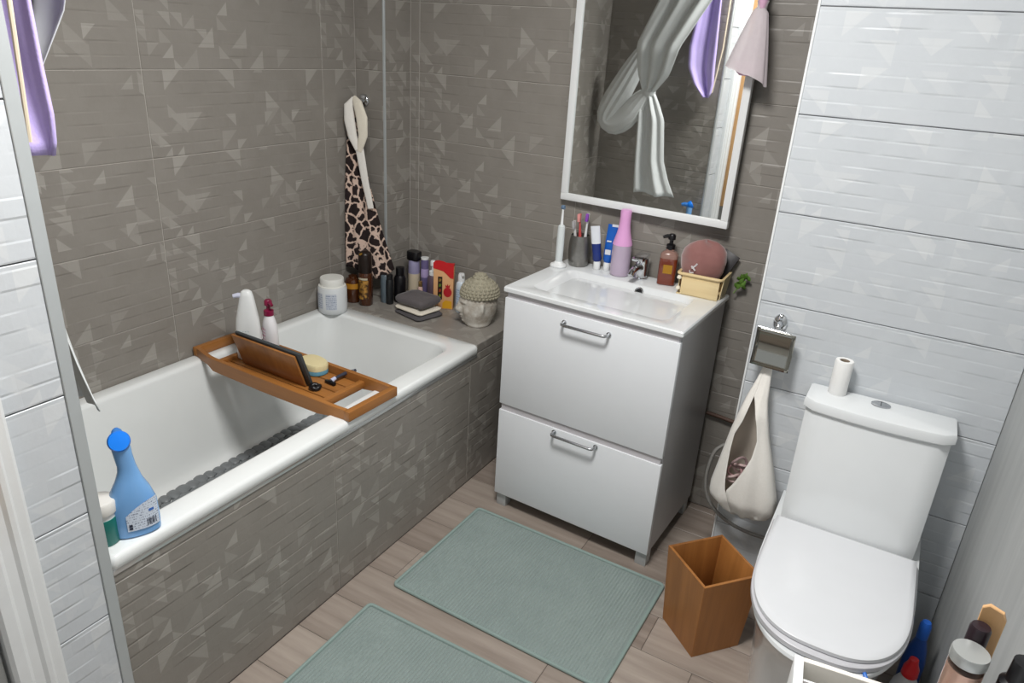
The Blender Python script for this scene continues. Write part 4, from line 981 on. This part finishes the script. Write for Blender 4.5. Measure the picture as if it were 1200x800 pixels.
def bagp(u, v, side):
    z = .775-(.775-.284)*v; a, b = lerp_tab(btab, z); dp = .010+.046*math.sin(PI*min(1, v*.98)*.62)**1.3*(1 if v < .9 else 1-(v-.9)*5)
    e = math.sqrt(max(0, 1-(2*u-1)**2))
    y = -.385+.036*max(0, 1-v*3.2)-side*dp*e*(.25+.75*min(1, v*3.2))
    if side > 0: y -= .005*math.sin(u*19+v*4)*v
    return Vector((a+(b-a)*u-1.69, y+.385, z-.50))
# mouth opening (lens) in the front sheet, in x,z
mouth = [(.668, 1.672, 1.676), (.60, 1.660, 1.700), (.55, 1.644, 1.711), (.50, 1.642, 1.708), (.45, 1.644, 1.692), (.40, 1.648, 1.672), (.372, 1.653, 1.657)]
m = MB(); m.sheet(20, 30, lambda u, v: bagp(u, v, -1)); m.obj('back_sheet', plain('beige_lining', srgb(206, 196, 184), .95), bg, 70)
def front(part):
    m = MB()
    def fn(u, v):
        z = .775-(.775-.284)*v; a, b = lerp_tab(btab, z)
        if z > mouth[0][0]: lo = hi = mouth[0][1]+(z-mouth[0][0])*.10
        elif z < mouth[-1][0]: lo = hi = (mouth[-1][1]+mouth[-1][2])/2+(mouth[-1][0]-z)*.3
        else: lo, hi = lerp_tab(mouth, z)
        f = lambda x: min(1, max(0, (x-a)/(b-a)))
        uu = f(lo)*u if part == 0 else f(hi)+(1-f(hi))*u
        return bagp(uu, v, 1)
    m.sheet(12, 44, fn); return m.obj('front_sheet', M_COTTON, bg, 70, solid=.0015)
front(0); front(1)
m = MB(); m.tube([(-.002, .034, .27), (-.003, .038, .31), (-.003, .040, .352), (0.0, .034, .384)], [.009, .006, .004, .004], 8); m.obj('strap', M_COTTON, bg)
for k, (x, y, z, c) in enumerate(((1.664, -.40, .418, (176, 138, 138)), (1.672, -.405, .452, (150, 128, 128)), (1.660, -.398, .392, (196, 172, 168)), (1.678, -.392, .432, (204, 178, 176)))):
    o = MB(); R = [Vector((.021*math.cos(2*PI*j/20), .005*math.sin(4*PI*j/20), .021*math.sin(2*PI*j/20))) for j in range(20)]
    o.tube(R, .0042, 8, True); o = o.obj('hair_tie', plain('tie%d' % k, srgb(*c), .5), None)
    o.location = (x, y+.008, z); o.rotation_euler = (.3*k, .5*k-.7, .4*k)
    tag(o, ['dusty pink hair tie in the mouth of the cotton bag', 'brownish hair tie uppermost in the mouth of the cotton bag', 'pale pink hair tie lowest in the mouth of the cotton bag', 'light rose hair tie at the right of the cotton bag mouth'][k], 'hair tie', 'hair ties in the cotton bag')

# ---------------------------------------------------------------- beside the toilet and near the camera
cbx = jar('toilet_cleaner', 'white cleaner bottle with red nozzle on the floor right of the toilet', 2.206, -.706, plain('grey_white_plastic', srgb(186, 186, 188), .35), [(.033, 0), (.036, .004), (.036, .13), (.030, .17), (.016, .20)], 'bottle', .0005)
MB().lathe([(.017, .20), (.019, .203), (.018, .225), (.012, .24), (.010, .252), (0, .255)], seg=20).obj('cap', plain('red_cap', srgb(200, 24, 34), .3), cbx)
cby = jar('blue_cleaner', 'blue cleaner bottle on the floor between toilet and right wall', 2.222, -.592, plain('deep_blue', srgb(24, 72, 150), .3), [(.025, 0), (.027, .004), (.027, .16), (.021, .20), (.012, .235)], 'bottle', .0005)
MB().lathe([(.014, .235), (.014, .275), (.010, .285), (0, .286)], seg=18).obj('cap', plain('blue_cap', srgb(30, 90, 180), .3), cby)
st = MB(); st.tube([(2.078, -.932, .3705), (2.088, -.955, .372), (2.096, -.969, .366), (2.101, -.976, .345), (2.101, -.974, .30)], .0045, 8)
tag(st.obj('rim_block_clip', plain('clip_blue', srgb(52, 122, 216), .35), origin=(2.08, -.97, .34)), 'blue plastic rim-block clip hooked over the front of the toilet bowl', 'clip')

cab = thing('storage_cabinet', 'low white storage cabinet at the right wall near the camera', 'cabinet', (2.10, -1.83, 0))
MB().box(-.165, .165, -.265, .262, .04, .78, .002).obj('carcass', M_LAC, cab)
MB().box(-.168, .170, -.268, .265, .78, .80, .002).obj('top_panel', M_LAC, cab)
for sy in (-.13, .13): 
    d = MB().box(-.182, -.166, sy-.128, sy+.128, .05, .77, .001).obj('door', M_LAC, cab); MB().lathe([(.006, 0), (.012, .012), (0, .014)], seg=12).obj('knob', M_STEEL, d).location = (-.190, sy*.2, .5)
for sx in (-.15, .15):
    for sy in (-.24, .24): MB().box(sx-.014, sx+.014, sy-.014, sy+.014, 0, .04).obj('foot', M_BLACK, cab)
TZ = .8006
ob = thing('makeup_organizer', 'white open makeup organizer box on the cabinet near the camera', 'box', (2.022, -1.672, TZ), math.radians(7))
for b in ((-.061, -.050, -.08, .085), (.050, .061, -.08, .085)): MB().box(b[0], b[1], b[2], b[3], 0, .10, .001).obj('side_wall', M_WPLAST, ob)
MB().box(-.050, .050, .078, .085, 0, .10, .001).obj('end_wall', plain('cream_side', srgb(232, 226, 216), .4), ob)
MB().box(-.050, .050, -.08, -.073, 0, .10, .001).obj('end_wall', M_WPLAST, ob)
MB().box(-.050, .050, -.073, .078, 0, .004).obj('floor_panel', M_WPLAST, ob)
MB().box(-.050, .050, .050, .053, .004, .096).obj('divider', M_WPLAST, ob)
def cos(nm, label, cat, x, y, parts):
    t = thing(nm, label, cat, (x, y, TZ+.0048))
    for pn, prof, mt in parts: MB().lathe(prof, seg=18).obj(pn, mt, t)
cos('foundation_bottle', 'beige foundation bottle inside the makeup organizer', 'makeup', 1.995, -1.645, [('body', [(.013, 0), (.013, .07), (.008, .074)], plain('beige_skin', srgb(206, 168, 138), .3)), ('cap', [(.009, .074), (.009, .096), (0, .097)], plain('copper_cap', srgb(196, 150, 118), .3))])
cos('lipstick', 'grey-brown capped lipstick inside the makeup organizer', 'makeup', 2.032, -1.642, [('base', [(.009, 0), (.009, .04)], M_STEEL), ('cap', [(.0095, .04), (.0095, .092), (.008, .097), (0, .098)], plain('taupe_cap', srgb(112, 100, 98), .3))])
cos('cream_jar', 'pinkish white round jar inside the makeup organizer', 'makeup', 2.058, -1.685, [('jar_body', [(.012, 0), (.0125, .06)], plain('rose_jar', srgb(214, 190, 190), .3)), ('lid', [(.013, .06), (.013, .088), (0, .09)], plain('rose_lid', srgb(204, 178, 182), .3))])
pf = thing('perfume_bottle', 'round clear perfume bottle with silver top on the cabinet near the camera', 'perfume', (2.110, -1.622, TZ)); pf.scale = (.95, .95, 1.09)
M_GLS, nt_, b_ = newmat('clear_glass'); b_.inputs['Base Color'].default_value = (.96, .96, .95, 1); b_.inputs['Roughness'].default_value = .03; b_.inputs['Transmission Weight'].default_value = 1; b_.inputs['IOR'].default_value = 1.25
MB().lathe([(.016, .001), (.0185, .004), (.0185, .184), (.0178, .188)], seg=32).obj('glass', M_GLS, pf)
MB().lathe([(.015, .010), (.015, .108)], seg=28).obj('perfume', plain('yellow_liquid', srgb(206, 190, 92), .1, trans=.5, var=0), pf)
MB().lathe([(.0165, .126), (.0165, .180)], seg=28).obj('rose_collar', plain('rose_metal', srgb(216, 178, 160), .25, metal=.6, var=0), pf)
MB().lathe([(.0188, .188), (.0192, .189), (.0192, .198), (.0184, .200), (0, .2002)], seg=32).obj('silver_top', plain('matt_silver', srgb(186, 188, 186), .35, metal=.6, var=.01), pf)
db = cos('dark_flacon', 'dark capped bottle just behind the perfume bottle', 'bottle', 2.116, -1.593, [('body', [(.0105, -.004), (.0105, .16), (.008, .175)], plain('smoked_glass', srgb(70, 50, 48), .15)), ('cap', [(.0105, .175), (.0105, .224), (.009, .227), (0, .2275)], plain('plum_black', srgb(38, 26, 32), .3))])
blk = cos('black_pump_bottle', 'black bottle cut off by the right edge of the picture', 'bottle', 2.155, -1.625, [('body', [(.018, -.004), (.019, .16), (.016, .172)], M_BLACK), ('cap', [(.016, .172), (.0165, .174), (.0165, .196), (.012, .200), (.011, .226), (0, .227)], M_BLACK)])
wdn = MB(); wdn.prism([(-.012, 0), (.012, 0), (.012, .238), (.008, .247), (-.006, .250), (-.012, .244)], -.003, .003, .0008, 1); wdn.bm.transform(Matrix.Rotation(PI/2, 4, 'X'))
wo = wdn.obj('wooden_board', M_BAMB_L); tag(wo, 'pale wooden board standing upright behind the perfume bottle', 'board'); wo.location = (2.126, -1.577, TZ); wo.rotation_euler = (0, 0, math.radians(-12))

# bamboo shelf behind the camera's left, seen only in the mirror
bsf = thing('bamboo_rack', 'bamboo rack hung over the door, reflected in the right edge of the mirror', 'rack', (.718, -2.20, 1.30))
MB().box(0, .082, .235, .247, -.55, .70, .002).obj('side_panel', M_BAMB_L, bsf)
MB().box(0, .062, -.247, -.235, -.62, .70, .002).obj('side_panel', M_BAMB_L, bsf)
for z in (-.54, -.26, .04, .36): 
    MB().box(0, .062, -.235, .235, z, z+.012, .001).obj('shelf_board', M_BAMB_L, bsf)
    MB().box(.056, .062, -.235, .235, z+.05, z+.068, .001).obj('front_lath', M_BAMB_L, bsf)
for yv in (-.15, .15):
    m = MB(); m.tube([(.008, yv, .60), (.004, yv, .745), (-.016, yv, .752), (-.034, yv, .745), (-.034, yv, .70)], .004, 8); m.obj('door_hook', M_STEEL, bsf)
for yy, z, w, h, c, nm, lb, ct in ((-2.02, 1.353, .05, .16, (52, 48, 50), 'storage_box', 'dark box on the bamboo rack seen in the mirror edge', 'box'), (-2.02, 1.053, .05, .14, (110, 84, 62), 'storage_box', 'brown box on the bamboo rack seen in the mirror edge', 'box'), (-2.03, .773, .05, .15, (40, 36, 38), 'storage_box', 'black box on the lowest board of the bamboo rack', 'box')):
    o = MB().box(.722, .772, yy-.05, yy+.05, z, z+h, .004).obj(nm, plain('storage_%d' % c[0], srgb(*c), .7), origin=(.745, yy, z)); tag(o, lb, ct)
